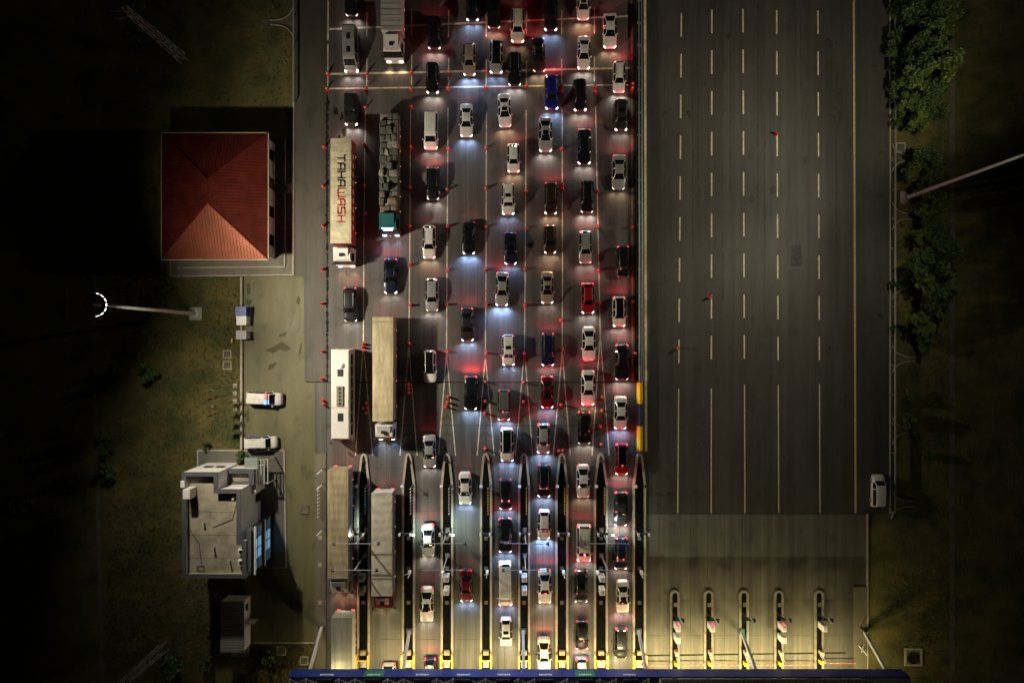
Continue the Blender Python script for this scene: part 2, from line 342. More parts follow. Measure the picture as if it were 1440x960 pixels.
def ditch(name, pts, w):
    a = []; b = []
    for i, (x, y) in enumerate(pts):
        p = P(x, y); a.append((p.x - w / 2 * random.uniform(.75, 1.15), p.y, .02)); b.append((p.x + w / 2 * random.uniform(.75, 1.15), p.y, .02))
    n = len(a); return struct(name, MB().add(a + b, [(i, i + 1, n + i + 1, n + i) for i in range(n - 1)]), DITCH)
ditch('path', [(1339 + random.uniform(-.6, .6), y) for y in range(-60, 1000, 12)], .75)
ditch('path', [(158 - 26 * min(1, max(0, (y - 70) / 140)) ** .7 + 12 * min(1, max(0, (y - 500) / 460)), y) for y in range(70, 1000, 10)], .62)
ditch('path', [(128 - 34 * min(1, max(0, (y + 20) / 180)) ** .7, y) for y in range(-20, 520, 10)], .28)
ditch('path', [(1326, y) for y in range(-60, 500, 10)], .18)

# ------------------------------------------------------------------ floodlight masts (the lit lamps of the place)
def flood_mast(base, label, azimuths, aims, energy, color, H):
    t = thing('light_mast', label, 'light mast', (base.x, base.y, 0), 0, 'high floodlight masts')
    MB().cbox(-.9, .9, -.9, .9, 0, .18, .04).build('footing', KERB, t)
    MB().tube((0, 0, .18), (0, 0, .35), .55, .5, 16).tube((0, 0, .35), (0, 0, H - .1), .29, .13, 14).build('pole', mat('mast_pale', (.60, .61, .62), .4), t, True)
    h = MB(); n = 28; r = .8
    for k in range(n):
        a, b = 2 * math.pi * k / n, 2 * math.pi * (k + 1) / n
        h.tube((r * math.cos(a), r * math.sin(a), H), (r * math.cos(b), r * math.sin(b), H), .05, n=6)
    for k in range(4): h.tube((0, 0, H), (r * math.cos(k * math.pi / 2), r * math.sin(k * math.pi / 2), H), .04, n=6)
    h.tube((0, 0, H - .15), (0, 0, H + .5), .2, .12, 10).tube((0, 0, H + .5), (0, 0, H + 1.9), .02, n=5)
    h.build('head_ring', STEELD, t)
    for k in range(14):
        az = 2 * math.pi * k / 14; f = bpy.data.objects.new('floodlight', MB().cbox(-.02, .36, -.2, .2, -.15, .15, .05).mesh('floodlight', [STEELD])); COL.objects.link(f)
        f.parent = t; f.location = (.85 * math.cos(az), .85 * math.sin(az), H); f.rotation_euler = (0, R(12), az)
        on = any(abs((az - a + math.pi) % (2 * math.pi) - math.pi) < R(17) for a in azimuths)
        MB().box(.36, .38, -.15, .15, -.07, .07).build('lens', FLOODLENS if on else LAMPOFF, f)
    for a, e, size in aims:
        tgt = P(*a); d = tgt - Vector((base.x, base.y, H)); u = Vector((d.x, d.y, 0)).normalized() * 1.5
        spot(t, (u.x, u.y, H - .05), d, energy * e, color, size, .95, .6, 'flood_lamp')
    return t
flood_mast(P(275.5, 441), 'tall grey floodlight mast with glowing lamp ring on the dark lawn', [R(d) for d in (-72, -36, 0, 36, 72)],
           [((410, 300), .6, 92), ((420, 520), .55, 110), ((640, 400), 2.3, 90), ((480, 700), 1.5, 86), ((580, 120), 1.9, 72), ((740, 660), 1.9, 76), ((310, 620), .36, 78), ((640, 900), 1.9, 52), ((250, 760), .3, 50)], E_MAST_L, (1, .89, .68), 23.3)
flood_mast(P(1275, 278), 'tall grey floodlight mast standing in the trees beyond the empty exit road', [R(d) for d in (108, 144, 180, 216, 252)],
           [((1165, 120), 1.0, 90), ((1150, 430), .55, 86), ((900, 260), 2.2, 90), ((860, 560), 2.2, 82), ((880, 20), 2.0, 78), ((1285, 70), .44, 86), ((1262, 278), .03, 70), ((1285, 400), .2, 80), ((1000, 860), .7, 56)], E_MAST_R, (1, .89, .63), 25.2)

# ------------------------------------------------------------------ house with the red hipped roof
def rib_panel(name, corners, along, m, parent, step=.42, h=.05, w=.16):
    """a roof face (3 or 4 corners, counter-clockwise) with standing ribs running along the slope"""
    c = [Vector(p) for p in corners]; nrm = (c[1] - c[0]).cross(c[2] - c[0]).normalized()
    if nrm.z < 0: nrm = -nrm
    up = Vector(along); up = (up - nrm * up.dot(nrm)).normalized(); side = up.cross(nrm).normalized()
    mb = MB().add(c, [tuple(range(len(c)))])
    pr = [(p.dot(side), p.dot(up)) for p in c]; s0, s1 = min(p[0] for p in pr), max(p[0] for p in pr)
    s = s0 + step / 2; off = c[0].dot(nrm)
    while s < s1:
        hit = []
        for i in range(len(pr)):
            (a, b), (a2, b2) = pr[i], pr[(i + 1) % len(pr)]
            if (a - s) * (a2 - s) < 0: hit.append(b + (b2 - b) * (s - a) / (a2 - a))
        if len(hit) >= 2 and max(hit) - min(hit) > .15:
            p = side * s + nrm * (off + h / 2); mb.bar(p + up * (min(hit) + .05), p + up * (max(hit) - .05), w, h)
        s += step
    return mb.build(name, m, parent)
HX0, HX1, HY0, HY1 = -46.75, -33.2, 11.5, 27.6
hs = thing('house', 'single storey house with large red metal hipped roof beside the road', 'house', (0, 0, 0))
wl = MB(); wl.box(HX0, HX1, HY0, HY1, 0, 3.9).build('wall', WALLG, hs)
ex0, ex1, ey0, ey1, ez = -47.2, -32.9, 11.05, 28.05, 4.0
rz0, r0, r1 = 6.3, Vector((-40.0, 21.3, 6.3)), Vector((-40.0, 18.2, 6.3))
A, B, C_, D = Vector((ex0, ey0, ez)), Vector((ex1, ey0, ez)), Vector((ex1, ey1, ez)), Vector((ex0, ey1, ez))
rib_panel('roof_panel', [A, B, r1], (0, 1, .3), ROOFRED, hs); rib_panel('roof_panel', [B, C_, r0, r1], (-1, 0, .3), ROOFRED, hs)
rib_panel('roof_panel', [C_, D, r0], (0, -1, .3), ROOFRED, hs); rib_panel('roof_panel', [D, A, r1, r0], (1, 0, .3), ROOFRED, hs)
up = Vector((0, 0, .06))
for a, b in ((A, r1), (B, r1), (C_, r0), (D, r0), (r0, r1)): MB().tube(a + up, b + up, .09, n=6).build('ridge_cap', ROOFRED, hs)
gut = MB().ring([(ex0 - .1, ey0 - .1), (ex1 + .1, ey0 - .1), (ex1 + .1, ey1 + .1), (ex0 - .1, ey1 + .1)], [(ex0, ey0), (ex1, ey0), (ex1, ey1), (ex0, ey1)], 3.86, 4.02)
gut.build('gutter', mat('pale_gutter', (.42, .36, .25), .5), hs)
for k in range(4):
    y = 13.2 + k * 3.9
    MB().box(HX1, HX1 + .05, y, y + 1.5, 1.1, 2.6).build('window', GLASS, hs)
    w_ = MB().box(HX1 + .005, HX1 + .16, y - .1, y + 1.6, .98, 1.08).build('window_sill', KERB, hs)
MB().box(HX1, HX1 + .06, 22.3 - 1.3, 22.3, 0, 2.2).build('door', mat('door_brown', (.08, .05, .03), .5), hs)
# plinth and terrace round the house
pl = thing('terrace', 'two stepped paved terrace with pale edging around the red roofed house', 'terrace')
MB().prism(pxpoly([(241, 388), (412, 386), (412, 210), (241, 210)]), 0, .18).build('lower_step', PAVE, pl)
MB().prism(pxpoly([(251, 376.5), (401, 375), (401, 198), (251, 198)]), .16, .38).build('upper_step', PAVE, pl)
for pts, z in (([(240.6, 388.5), (412.4, 386.5)], .2), ([(412.4, 386.5), (412.4, 210)], .2), ([(240.6, 388.5), (240.6, 366)], .2), ([(250.6, 377), (401.4, 375.5)], .4), ([(401.4, 375.5), (401.4, 198)], .4)):
    a, b = P(*pts[0]), P(*pts[1]); d = (b - a).normalized(); n = Vector((-d.y, d.x, 0)) * .09
    MB().prism([(a - n)[:2], (b - n)[:2], (b + n)[:2], (a + n)[:2]], .0, z).build('edging', KERB, pl)
a = P(402, 272); MB().box(a.x, a.x + 1.0, a.y, a.y + 1.3, 0, .3).box(a.x + .2, a.x + .6, a.y + .1, a.y + 1.2, .3, .45).build('door_step', KERB, pl)

# ------------------------------------------------------------------ flat roofed control building
zb = 7.3
STAINJ = mat('screed_joint', (.13, .12, .09), .9)
outer = pxpoly([(256.5, 664), (256.5, 812), (351.5, 812), (351.5, 762), (338, 757), (338, 688), (306, 688), (306, 664)], zb)
cb = thing('control_building', 'white two storey flat roofed building with dark parapet and blue lit bay', 'building')
def inset(poly, d):
    n = len(poly); out = []
    for i in range(n):
        p0, p1, p2 = Vector(poly[i - 1]), Vector(poly[i]), Vector(poly[(i + 1) % n])
        e1, e2 = (p1 - p0).normalized(), (p2 - p1).normalized(); n1, n2 = Vector((-e1.y, e1.x)), Vector((-e2.y, e2.x))
        b = (n1 + n2); b = b / max(.2, b.dot(n1)); out.append(tuple(p1 + b * d))
    return out
body = [outer[0], outer[1], (-34.55, outer[1][1]), (-34.55, -25.9), (-35.3, -25.9), outer[5], outer[6], outer[7]]
MB().prism(body, 0, 6.45).build('wall', WALLW, cb)
MB().prism(inset(body, .25), 6.4, 6.5).build('roof_screed', ROOFC, cb)
MB().ring(body, inset(body, .3), 6.45, 7.25).build('parapet', WALLW, cb)
o2 = inset(body, -.06); MB().ring(o2, inset(body, .5), 7.25, 7.36).build('coping', COPING, cb)
for x, y in ((-41.6, -17.05), (-40.0, -17.05)):
    MB().box(x, x + 1.1, -16.95, -16.88, 3.2, 4.0).build('window', GLASS, cb)
# roof plant: three pale boxes and their stains
for x, y, w, d, h in ((258.5, 680, .55, .9, 1.1), (258, 700, .4, 1.1, .8), (268, 692, .9, 1.25, 1.9)):
    c = P(x, y, 7.2); MB().cbox(c.x - w / 2, c.x + w / 2, c.y - d / 2, c.y + d / 2, 6.5, 6.5 + h, .04).build('roof_cowl', WHITEP, cb)
c = P(271, 692, 7.4); MB().box(c.x, c.x + .04, c.y - .4, c.y + .4, 7.3, 7.9).build('cowl_grille', BLACKM, cb)
c = P(283, 799, 6.5); MB().ring([(c.x - .6, c.y - .4), (c.x + .5, c.y - .4), (c.x + .5, c.y + .4), (c.x - .6, c.y + .4)], [(c.x - .35, c.y - .2), (c.x + .3, c.y - .2), (c.x + .3, c.y + .2), (c.x - .35, c.y + .2)], 6.5, 6.56).build('roof_hatch', mat('hatch_stain', (.12, .11, .08), .8), cb)
for x, y, h in ((330, 700, .9), (300, 770, .6), (322, 788, .7), (286, 735, .5)):
    c = P(x, y, 6.8); MB().tube((c.x, c.y, 6.5), (c.x, c.y, 6.5 + h), .09, n=10).tube((c.x, c.y, 6.5 + h), (c.x, c.y, 6.56 + h), .16, n=10).build('vent_pipe', GREYP, cb)
for pts in ([(262, 706), (264, 740), (280, 764), (284, 796)], [(334, 702), (327, 730), (300, 741)]):
    b = MB()
    for (x0, y0), (x1, y1) in zip(pts, pts[1:]): b.tube(P(x0, y0, 6.53), P(x1, y1, 6.53), .035, n=6)
    b.build('roof_cable', BLACKM, cb)
for x, y in ((340.5, 775), (340.5, 790)):
    c = P(x, y, 6.8); au = MB().cbox(c.x - .45, c.x + .45, c.y - .4, c.y + .4, 6.5, 7.15, .05).build('air_conditioner', WHITEP, cb)
    MB().tube((c.x, c.y, 7.151), (c.x, c.y, 7.17), .28, n=16).build('fan', BLACKM, au)
for y in (720, 752, 784):
    a_, b_2 = P(259.5, y, 6.5), P(345 if y > 757 else 333, y, 6.5); MB().box(a_.x, b_2.x, a_.y - .03, a_.y + .03, 6.5, 6.506).build('screed_joint', STAINJ, cb)
# bay with two storeys of blue lit glass on the road side
MB().box(-34.55, -33.95, -30.0, -24.6, 6.9, 7.2).build('bay_roof', COPING, cb)
for z0, z1 in ((4.1, 6.6), (.7, 3.1)):
    MB().box(-34.54, -33.7, -30.3, -24.3, z1, z1 + .22).build('bay_slab', COPING, cb)
    MB().box(-33.69, -33.52, -30.45, -24.2, z1 - .03, z1 + .24).build('slab_edge', WHITEP, cb)
    for k in range(4):
        y0 = -30.1 + k * 1.42
        pn = MB().box(-33.86, -33.8, y0, y0 + 1.3, z0, z1 - .02).build('lit_pane', (WINDIM, WINLIT, WINLIT, WINDIM)[(k + int(z0)) % 4], cb)
        if k != 1: MB().box(-33.795, -33.78, y0 + .1, y0 + 1.2, z1 - .75, z1 - .55).build('tube_lamp', WINTUBE, pn)
        MB().box(-33.9, -33.72, y0 + 1.31, y0 + 1.41, z0, z1 - .01).build('mullion', STEELD, cb)
    MB().box(-34.54, -33.75, -30.2, -24.35, z0 - .15, z0 - .02).build('bay_sill', WALLW, cb)
    MB().box(-33.88, -33.72, -30.1, -24.4, (z0 + z1) / 2 - .04, (z0 + z1) / 2 + .04).build('transom', STEELD, cb)
MB().box(-34.56, -33.95, -30.05, -29.98, 0, 6.9).build('bay_cheek', COPING, cb); MB().box(-34.56, -33.95, -24.62, -24.55, 0, 6.9).build('bay_cheek', COPING, cb)
# lower entrance block with open framed roof
a, b = P(318.5, 660, 4.2), P(357, 684, 4.2)
MB().box(a.x, b.x, b.y - 1.0, a.y, 0, 3.5).build('entrance_block', WALLW, cb)
MB().ring([(a.x, b.y + .2), (b.x, b.y + .2), (b.x, a.y), (a.x, a.y)], [(a.x + .35, b.y + .55), (b.x - .7, b.y + .55), (b.x - .7, a.y - .5), (a.x + .35, a.y - .5)], 3.5, 4.2).build('terrace_parapet', COPING, cb)
MB().box(a.x + .35, b.x - .7, b.y + .55, a.y - .5, 3.5, 3.53).build('terrace_floor', ROOFC, cb)
a, b = P(344, 643, 2.9), P(362, 660, 2.9)
MB().box(a.x, b.x, b.y, a.y, 2.85, 2.92).build('glass_canopy', mat('frosted_glass', (.25, .31, .29), .3), cb)
for x in (362, 366.5, 371, 376): 
    p, q = P(x, 645, 2.8), P(x, 680, 2.8); MB().box(p.x, p.x + .12, q.y, p.y, 2.7, 2.85).build('pergola_beam', GREYP, cb)
for y in (646, 679):
    p, q = P(360, y, 2.7), P(378, y, 2.7); MB().box(p.x, q.x, p.y - .06, p.y + .06, 2.55, 2.69).build('pergola_beam', GREYP, cb)
    MB().box(q.x - .12, q.x, p.y - .06, p.y + .06, 0, 2.55).build('pergola_post', GREYP, cb)
MB().box(-35.3, -35.24, -22.2, -21.0, 0, 2.1).build('door', BLACKM, cb)
MB().box(-44.1, -42.9, -22.6, -20.6, 2.4, 2.55).build('rear_awning', mat('maroon_awning', (.10, .015, .02), .6), cb)
# paved plinth of that building
bp = thing('building_plinth', 'rectangular paved plinth with pale kerb under the flat roofed building', 'plinth')
MB().prism(pxpoly([(279, 634), (399, 634), (402, 797), (279, 797)]), 0, .1).build('paving', road_mat('plinth_paving', (.10, .095, .08), (.16, .15, .125), .1), bp)
for p, q in (((278.5, 632.8), (399.8, 632.8)), ((399.8, 632.8), (402.6, 797.4)), ((402.6, 797.4), (352, 797.4)), ((278.5, 632.8), (278.5, 668))):
    a, b = P(*p), P(*q); d = (b - a).normalized(); n = Vector((-d.y, d.x, 0)) * .1
    MB().prism([(a - n)[:2], (b - n)[:2], (b + n)[:2], (a + n)[:2]], 0, .15).build('edging', KERB, bp)

# ------------------------------------------------------------------ corrugated cabin
cz = 2.7
a, b = P(310.5, 846, cz), P(342, 916, cz)
ca = thing('cabin', 'small grey corrugated roof cabin standing behind the flat roofed building', 'cabin')
MB().box(a.x, b.x, b.y, a.y, .1, cz - .12).build('wall', WALLW, ca)
rib_panel('roof_sheet', [(a.x - .1, b.y - .1, cz - .1), (b.x + .12, b.y - .1, cz - .1), (b.x + .12, a.y + .1, cz - .1), (a.x - .1, a.y + .1, cz - .1)], (1, 0, 0), RIBG, ca, .36, .06, .2)
MB().box(b.x, b.x + .05, a.y - 3.9, a.y - 2.9, .15, 2.1).build('door', GREYP, ca)
MB().box(b.x + .05, b.x + 1.15, a.y - 3.3, a.y - 3.24, .15, 2.05).build('open_door_leaf', WHITEP, ca)
MB().box(b.x, b.x + .04, a.y - 1.6, a.y - .7, 1.1, 1.9).build('window', GLASS, ca)
MB().box(a.x + .4, b.x - .2, b.y - 1.9, b.y - .2, 0, .12).build('concrete_pad', KERB, ca)

# ------------------------------------------------------------------ yard furniture
def cabinet(x, y, w, d, h, m, name, label, capm=None):
    c = P(x, y); t = thing(name, label, 'cabinet', (c.x, c.y, 0))
    MB().box(-w / 2 - .1, w / 2 + .1, -d / 2 - .1, d / 2 + .1, 0, .12).build('plinth', KERB, t)
    MB().cbox(-w / 2, w / 2, -d / 2, d / 2, .12, h, .05).build('housing', m, t)
    MB().box(-w / 2 - .06, w / 2 + .06, -d / 2 - .06, d / 2 + .06, h - .0, h + .07).build('roof_plate', capm or m, t)
    MB().box(w / 2, w / 2 + .02, -d * .35, d * .35, .3, h - .25).build('door', capm or m, t)
    return t
cabinet(345.5, 438.5, 1.35, 1.2, 1.7, mat('cabinet_blue', (.015, .04, .30), .45), 'transformer_cabinet', 'bright blue electrical cabinet on the low yard wall')
cabinet(345.5, 451, 1.25, 1.15, 1.5, WHITEP, 'transformer_cabinet', 'white electrical cabinet touching the blue cabinet')
cabinet(345.3, 471, 1.3, 1.1, 1.5, GREYP, 'transformer_cabinet', 'grey electrical cabinet standing alone south of the blue cabinet')
def pad(x, y, s, label, m=KERB, round_=False):
    c = P(x, y); t = thing('manhole', label, 'manhole', (c.x, c.y, 0))
    MB().ring([(-s, -s), (s, -s), (s, s), (-s, s)], [(-s * .78, -s * .78), (s * .78, -s * .78), (s * .78, s * .78), (-s * .78, s * .78)], 0, .15).build('frame', m, t)
    MB().box(-s * .77, s * .77, -s * .77, s * .77, 0, .1).build('cover', DITCH, t)
    if round_: MB().tube((0, -.1 * s, .1), (0, -.1 * s, .14), s * .68, n=20).build('lid', SOIL, t)
    return t
pad(320, 498, .6, 'square manhole on the dry lawn, the upper of two by the yard wall'); pad(320, 513.5, .62, 'square manhole on the dry lawn, the lower of two by the yard wall')
pad(428.5, 716, .6, 'square manhole in the yard between plinth and sidewalk', PAVE); pad(428, 928, .6, 'square manhole on grass at the end of the toll canopy')
pad(396, 914, .65, 'square manhole on grass below the yard kerb'); pad(1284, 923, 1.25, 'large concrete drain chamber with round lid beside the exit apron', KERB, True)
pad(1266, 208, .7, 'square concrete footing among the trees above the right mast')
for i, (y, m) in enumerate(((542, 'white'), (553, 'red'), (564, 'white'), (574.5, 'red'))):
    c = P(331, y); t = thing('flagpole', f'slim flagpole with {m} flag beside the yard wall, {ORD[i]} from the top', 'flagpole', (c.x, c.y, 0), 0, 'flagpoles by the yard')
    MB().cbox(-.3, .3, -.3, .3, 0, .2, .04).build('footing', KERB, t); MB().tube((0, 0, .2), (0, 0, 6.2), .05, .03, 8).build('pole', STEELD, t)
    f = MB(); n = 8
    pts = [(.05 - 1.5 * k / n, .12 * math.sin(k * 1.3) - .5 * (k / n) ** 1.5) for k in range(n + 1)]
    f.add([(x, y_, 5.9 - .25 * k / n) for k, (x, y_) in enumerate(pts)] + [(x * .8, y_ * .7 - .1, 5.0 - .3 * k / n) for k, (x, y_) in enumerate(pts)], [(k, k + 1, n + 2 + k, n + 1 + k) for k in range(n)])
    f.build('flag', mat('flag_' + m, (.36, .36, .36) if m == 'white' else (.20, .03, .03), .8), t, True)
MB2 = MB(); c = P(328, 479); tag(MB2.cbox(c.x - .1, c.x + .1, c.y - .3, c.y + .3, 0, .5, .03).build('marker_post', YELLOWP), 'small yellow marker post on the lawn by the manholes', 'marker post')

# lattice towers
def lattice(x, y, h, w0, w1, label):
    c = P(x, y); t = thing('lattice_tower', label, 'tower', (c.x, c.y, 0), .4, 'lattice towers on the verge')
    cor = [(-1, -1), (1, -1), (1, 1), (-1, 1)]
    for sx, sy in cor: MB().tube((sx * w0, sy * w0, 0), (sx * w1, sy * w1, h), .05, .04, 5).build('leg', STEEL, t)
    b = MB(); n = int(h / 1.1)
    for k in range(n):
        z0, z1 = h * k / n, h * (k + 1) / n; u0, u1 = w0 + (w1 - w0) * k / n, w0 + (w1 - w0) * (k + 1) / n
        for i in range(4):
            p, q = cor[i], cor[(i + 1) % 4]
            if k % 2: p, q = q, p
            b.tube((p[0] * u0, p[1] * u0, z0), (q[0] * u1, q[1] * u1, z1), .025, n=4)
            b.tube((p[0] * u1, p[1] * u1, z1), (q[0] * u1, q[1] * u1, z1), .02, n=4)
    b.build('bracing', STEEL, t)
    for z, l in ((h - .1, 1.5), (h - 1.6, 1.9)):
        a = MB()
        for s in (-1, 1):
            a.tube((s * w1, 0, z), (s * l, .1, z + .25), .03, n=4).tube((s * w1, 0, z - .45), (s * l, .1, z + .25), .025, n=4).tube((s * l, .1, z + .25), (s * l, .1, z + .7), .035, n=5)
        a.build('cross_arm', STEEL, t)
lattice(258, 83, 14.5, .55, .3, 'steel lattice tower on the dark verge above the red roofed house')
lattice(231, 909, 15.5, .55, .3, 'steel lattice tower on the dark verge by the corrugated cabin')

# guard rails
def guard_rail(x0, y0, x1, y1, label, step=4, z=.75, name='guard_rail', m=STEEL):
    t = thing(name, label, 'guard rail'); a, b = P(x0, y0), P(x1, y1); n = int((b - a).length / step)
    s = MB(); w = [(-.05, z - .15), (.05, z - .08), (-.03, z), (.05, z + .08), (-.05, z + .15)]
    s.add([(a.x + u, a.y, v) for u, v in w] + [(b.x + u, b.y, v) for u, v in w] , [(i, i + 1, 6 + i, 5 + i) for i in range(4)])
    s.box(min(a.x, b.x) - .08, min(a.x, b.x) + .06, b.y, a.y, z + .151, z + .18)
    s.build('rail', m, t)
    pm = MB().box(-.05, .05, -.06, .06, 0, z + .1).mesh('post', [m])
    for i in range(n + 1): p = a + (b - a) * (i / max(1, n)); obj('post', pm, t, (p.x - .12, p.y, 0))
    return t
guard_rail(1254.5, -60, 1254.5, 718, 'long steel guard rail on the tree side of the exit road')
guard_rail(897, -60, 898.5, 536, 'steel guard rail of the median on the queue side', 3)
guard_rail(900.8, -60, 903, 536, 'steel guard rail of the median on the exit side', 3)
guard_rail(416, -60, 416, 145, 'short steel guard rail on the shoulder above the red roofed house')
st(sheet('median_strip', [(891, -150), (905, -150), (905.5, 536), (893, 536)], Z3, SOIL))
# yellow and blue median barrier blocks
YB = [('yellow', 537.5, 567, YELLOWP), ('dark blue', 567.6, 598, mat('barrier_blue', (.03, .035, .10), .5)), ('yellow', 598.6, 632, YELLOWP)]
for i, (cn, y0, y1, m) in enumerate(YB):
    a, b = P(899, y0), P(900, y1); L_ = a.y - b.y; t = tag(MB().add(
        [(-.42, 0, 0), (.42, 0, 0), (.22, 0, .35), (.14, 0, .95), (-.14, 0, .95), (-.22, 0, .35), (-.42, -L_, 0), (.42, -L_, 0), (.22, -L_, .35), (.14, -L_, .95), (-.14, -L_, .95), (-.22, -L_, .35)],
        [(0, 1, 2, 3, 4, 5), (11, 10, 9, 8, 7, 6)] + [(k, 6 + k, 6 + (k + 1) % 6, (k + 1) % 6) for k in range(6)]).build('concrete_barrier', m, None, False, (P(899.5, 0).x, a.y, Z1)),
        f'{cn} painted concrete barrier block in the median, {ORD[i]} from the top', 'barrier', 'median barrier blocks')
# drainage chutes on the verge
def chute(x, y, s, label):
    c = P(x, y); t = thing('drain_chute', label, 'drain', (c.x, c.y, 0))
    for sg in (-1, 1):
        pts = [(0, sg * 2.0), (s * .3, sg * 1.3), (s * .9, sg * .75), (s * 1.8, sg * .4), (s * 3.2, sg * .32)]
        k = MB()
        for p, q in zip(pts, pts[1:]): k.bar((p[0], p[1], .06), (q[0], q[1], .06), .12, .14)
        k.build('chute_kerb', KERB, t)
    MB().box(min(0, s * 4.5), max(0, s * 4.5), -.3, .3, 0, .03).build('channel', DITCH, t)
for i, (x, y) in enumerate(((1254, 107), (1254, 222), (1254, 304), (1254, 402), (1254, 505), (1254, 605), (1253, 708))): chute(x, y, 1, f'funnel shaped drain chute beside the exit road, {ORD[i]} from the top')
chute(412, 32, -1, 'funnel shaped drain chute beside the shoulder at the top of the queue')

# ------------------------------------------------------------------ vegetation
def crown_mesh(name, seed, rx, rz, n, leaf, m, nclump=14):
    rnd = random.Random(seed); mb = MB(); cl = []
    for _ in range(nclump):
        a, u = rnd.uniform(0, 2 * math.pi), rnd.uniform(-.6, 1); rr = rnd.uniform(.35, .95)
        cl.append((Vector((rx * rr * math.cos(a) * math.sqrt(1 - u * u * .8), rx * rr * math.sin(a) * math.sqrt(1 - u * u * .8), rz * u * rr)), rnd.uniform(.22, .46) * rx))
    for _ in range(n):
        c, r = rnd.choice(cl); d = Vector((rnd.gauss(0, 1), rnd.gauss(0, 1), rnd.gauss(0, 1))).normalized()
        p = c + d * r * rnd.uniform(.45, 1.05); s = leaf * rnd.uniform(.6, 1.4)
        q = Euler((rnd.uniform(-.9, .9), rnd.uniform(-.9, .9), rnd.uniform(0, 6.28))).to_matrix()
        mb.add([p + q @ Vector(v) for v in ((-s, 0, 0), (0, -s * .45, .1 * s), (s, 0, 0), (0, s * .45, .1 * s))], [(0, 1, 2, 3)])
    return mb.mesh(name, [m])
CR = [crown_mesh('crown', 1, 2.3, 1.6, 2100, .19, LEAF1, 11), crown_mesh('crown', 2, 2.1, 1.7, 2300, .17, LEAF2, 19), crown_mesh('crown', 3, 1.6, 1.2, 1600, .18, LEAF1, 12), crown_mesh('crown', 4, 1.1, .8, 800, .16, LEAF2, 9)]
TR = []
for h in (3.0, 2.8, 2.2, .7):
    b = MB().tube((0, 0, -.05), (.1, .05, h * .6), .13, .09, 7).tube((.1, .05, h * .6), (0, 0, h + .4), .09, .04, 6)
    for k in range(5): a = k * 1.257; b.tube((.08, .04, h * (.5 + .08 * k)), (1.1 * math.cos(a), 1.1 * math.sin(a), h + .3), .05, .02, 5)
    TR.append(b.mesh('trunk', [BARK]))
TRH = (3.6, 3.4, 2.7, .95)
def tree(x, y, k, s, label, name='tree', grp=None):
    c = P(x - (6 if x > 1264 and y < 260 else 0), y); t = thing(name, label, 'tree' if k < 3 else 'bush', (c.x, c.y, 0), random.uniform(0, 6.28), grp); t.scale = (s * random.uniform(.85, 1.15), s * random.uniform(.85, 1.15), s * random.uniform(.85, 1.3))
    obj('trunk', TR[k], t); obj('crown', CR[k], t, (0, 0, TRH[k]), random.uniform(0, 6))
TREES = [(1268, 14, 1, 1.0), (1287, 8, 0, 1.15), (1312, 12, 1, 1.1), (1277, 40, 1, 1.05), (1304, 40, 0, 1.05), (1266, 66, 3, 1.5), (1290, 72, 0, 1.2), (1314, 62, 2, 1.0), (1273, 92, 1, .95), (1294, 104, 0, 1.15), (1318, 100, 2, .9),
         (1278, 124, 0, 1.0), (1299, 132, 1, 1.0), (1268, 150, 2, .9), (1289, 160, 2, 1.0), (1305, 168, 1, .8), (1280, 184, 2, .8), (1294, 232, 1, .9), (1276, 246, 2, .8), (1303, 256, 2, .8), (1290, 300, 2, .6),
         (1278, 376, 1, .95), (1296, 362, 2, .9), (1284, 402, 2, .85), (1302, 414, 1, .9), (1276, 448, 2, .7), (1290, 462, 2, .75), (1257, 128, 3, 1.2), (1257, 172, 3, 1.1), (1256, 84, 3, 1.4), (1257, 98, 3, 1.2), (1256, 58, 3, 1.1), (1257, 20, 3, 1.2), (1257, 396, 3, .9), (1257, 462, 3, .6), (1284, 270, 1, .9), (1306, 290, 2, .9), (1300, 322, 1, .8), (1282, 336, 2, .7), (1312, 350, 1, .9), (1314, 384, 2, .8), (1306, 440, 2, .7), (1296, 484, 3, 1.2), (1272, 560, 3, .9), (1273, 592, 3, 1.0), (1300, 640, 3, .8)]
TORD = ORD + ['nineteenth', 'twentieth'] + ['twenty-' + o for o in ORD[:9]] + ['thirtieth'] + ['thirty-' + o for o in ORD[:9]] + ['fortieth'] + ['forty-' + o for o in ORD[:9]]
for i, (x, y, k, s) in enumerate(sorted(TREES, key=lambda a: a[1])):
    d = ('dense yellow green tree', 'dark green leafy tree', 'small round yellow green tree', 'low dark bush')[k]
    tree(x, y, k, s, f'{d} in the strip beyond the exit road, {TORD[i]} from the top', 'tree' if k < 3 else 'bush', 'trees beyond the exit road')
for x, y, k, s, l in ((212, 524, 3, 1.3, 'dark bush on the dry lawn west of the police cars'), (156, 620, 3, 1.2, 'dark bush by the verge path, the upper of two'), (152, 666, 3, 1.25, 'dark bush by the verge path, the lower of two'), (46, 704, 1, .9, 'dark tree on the far verge left of the path'),
                      (6, 612, 1, 1.1, 'dark tree at the left frame edge beyond the path'), (246, 930, 3, 1.6, 'green bush at the foot of the lattice tower by the cabin'), (293, 928, 3, .9, 'small green bush in the grass below the cabin'), (382, 922, 3, .9, 'small bush in the grass below the yard kerb'), (293, 626, 3, .55, 'tiny bush at the corner of the building plinth'),
                      (342, 641, 3, .8, 'bright green shrub by the glass canopy, upper one'), (338, 655, 3, .7, 'bright green shrub by the glass canopy, lower one'), (361, 650, 3, .7, 'bright green shrub beside the pergola'), (216, 272, 3, .5, 'small dark bush west of the red roofed house')):
    tree(x, y, k, s, l, 'tree' if k < 3 else 'bush', 'bushes on the lawn')
gr = MB(); rnd = random.Random(5)
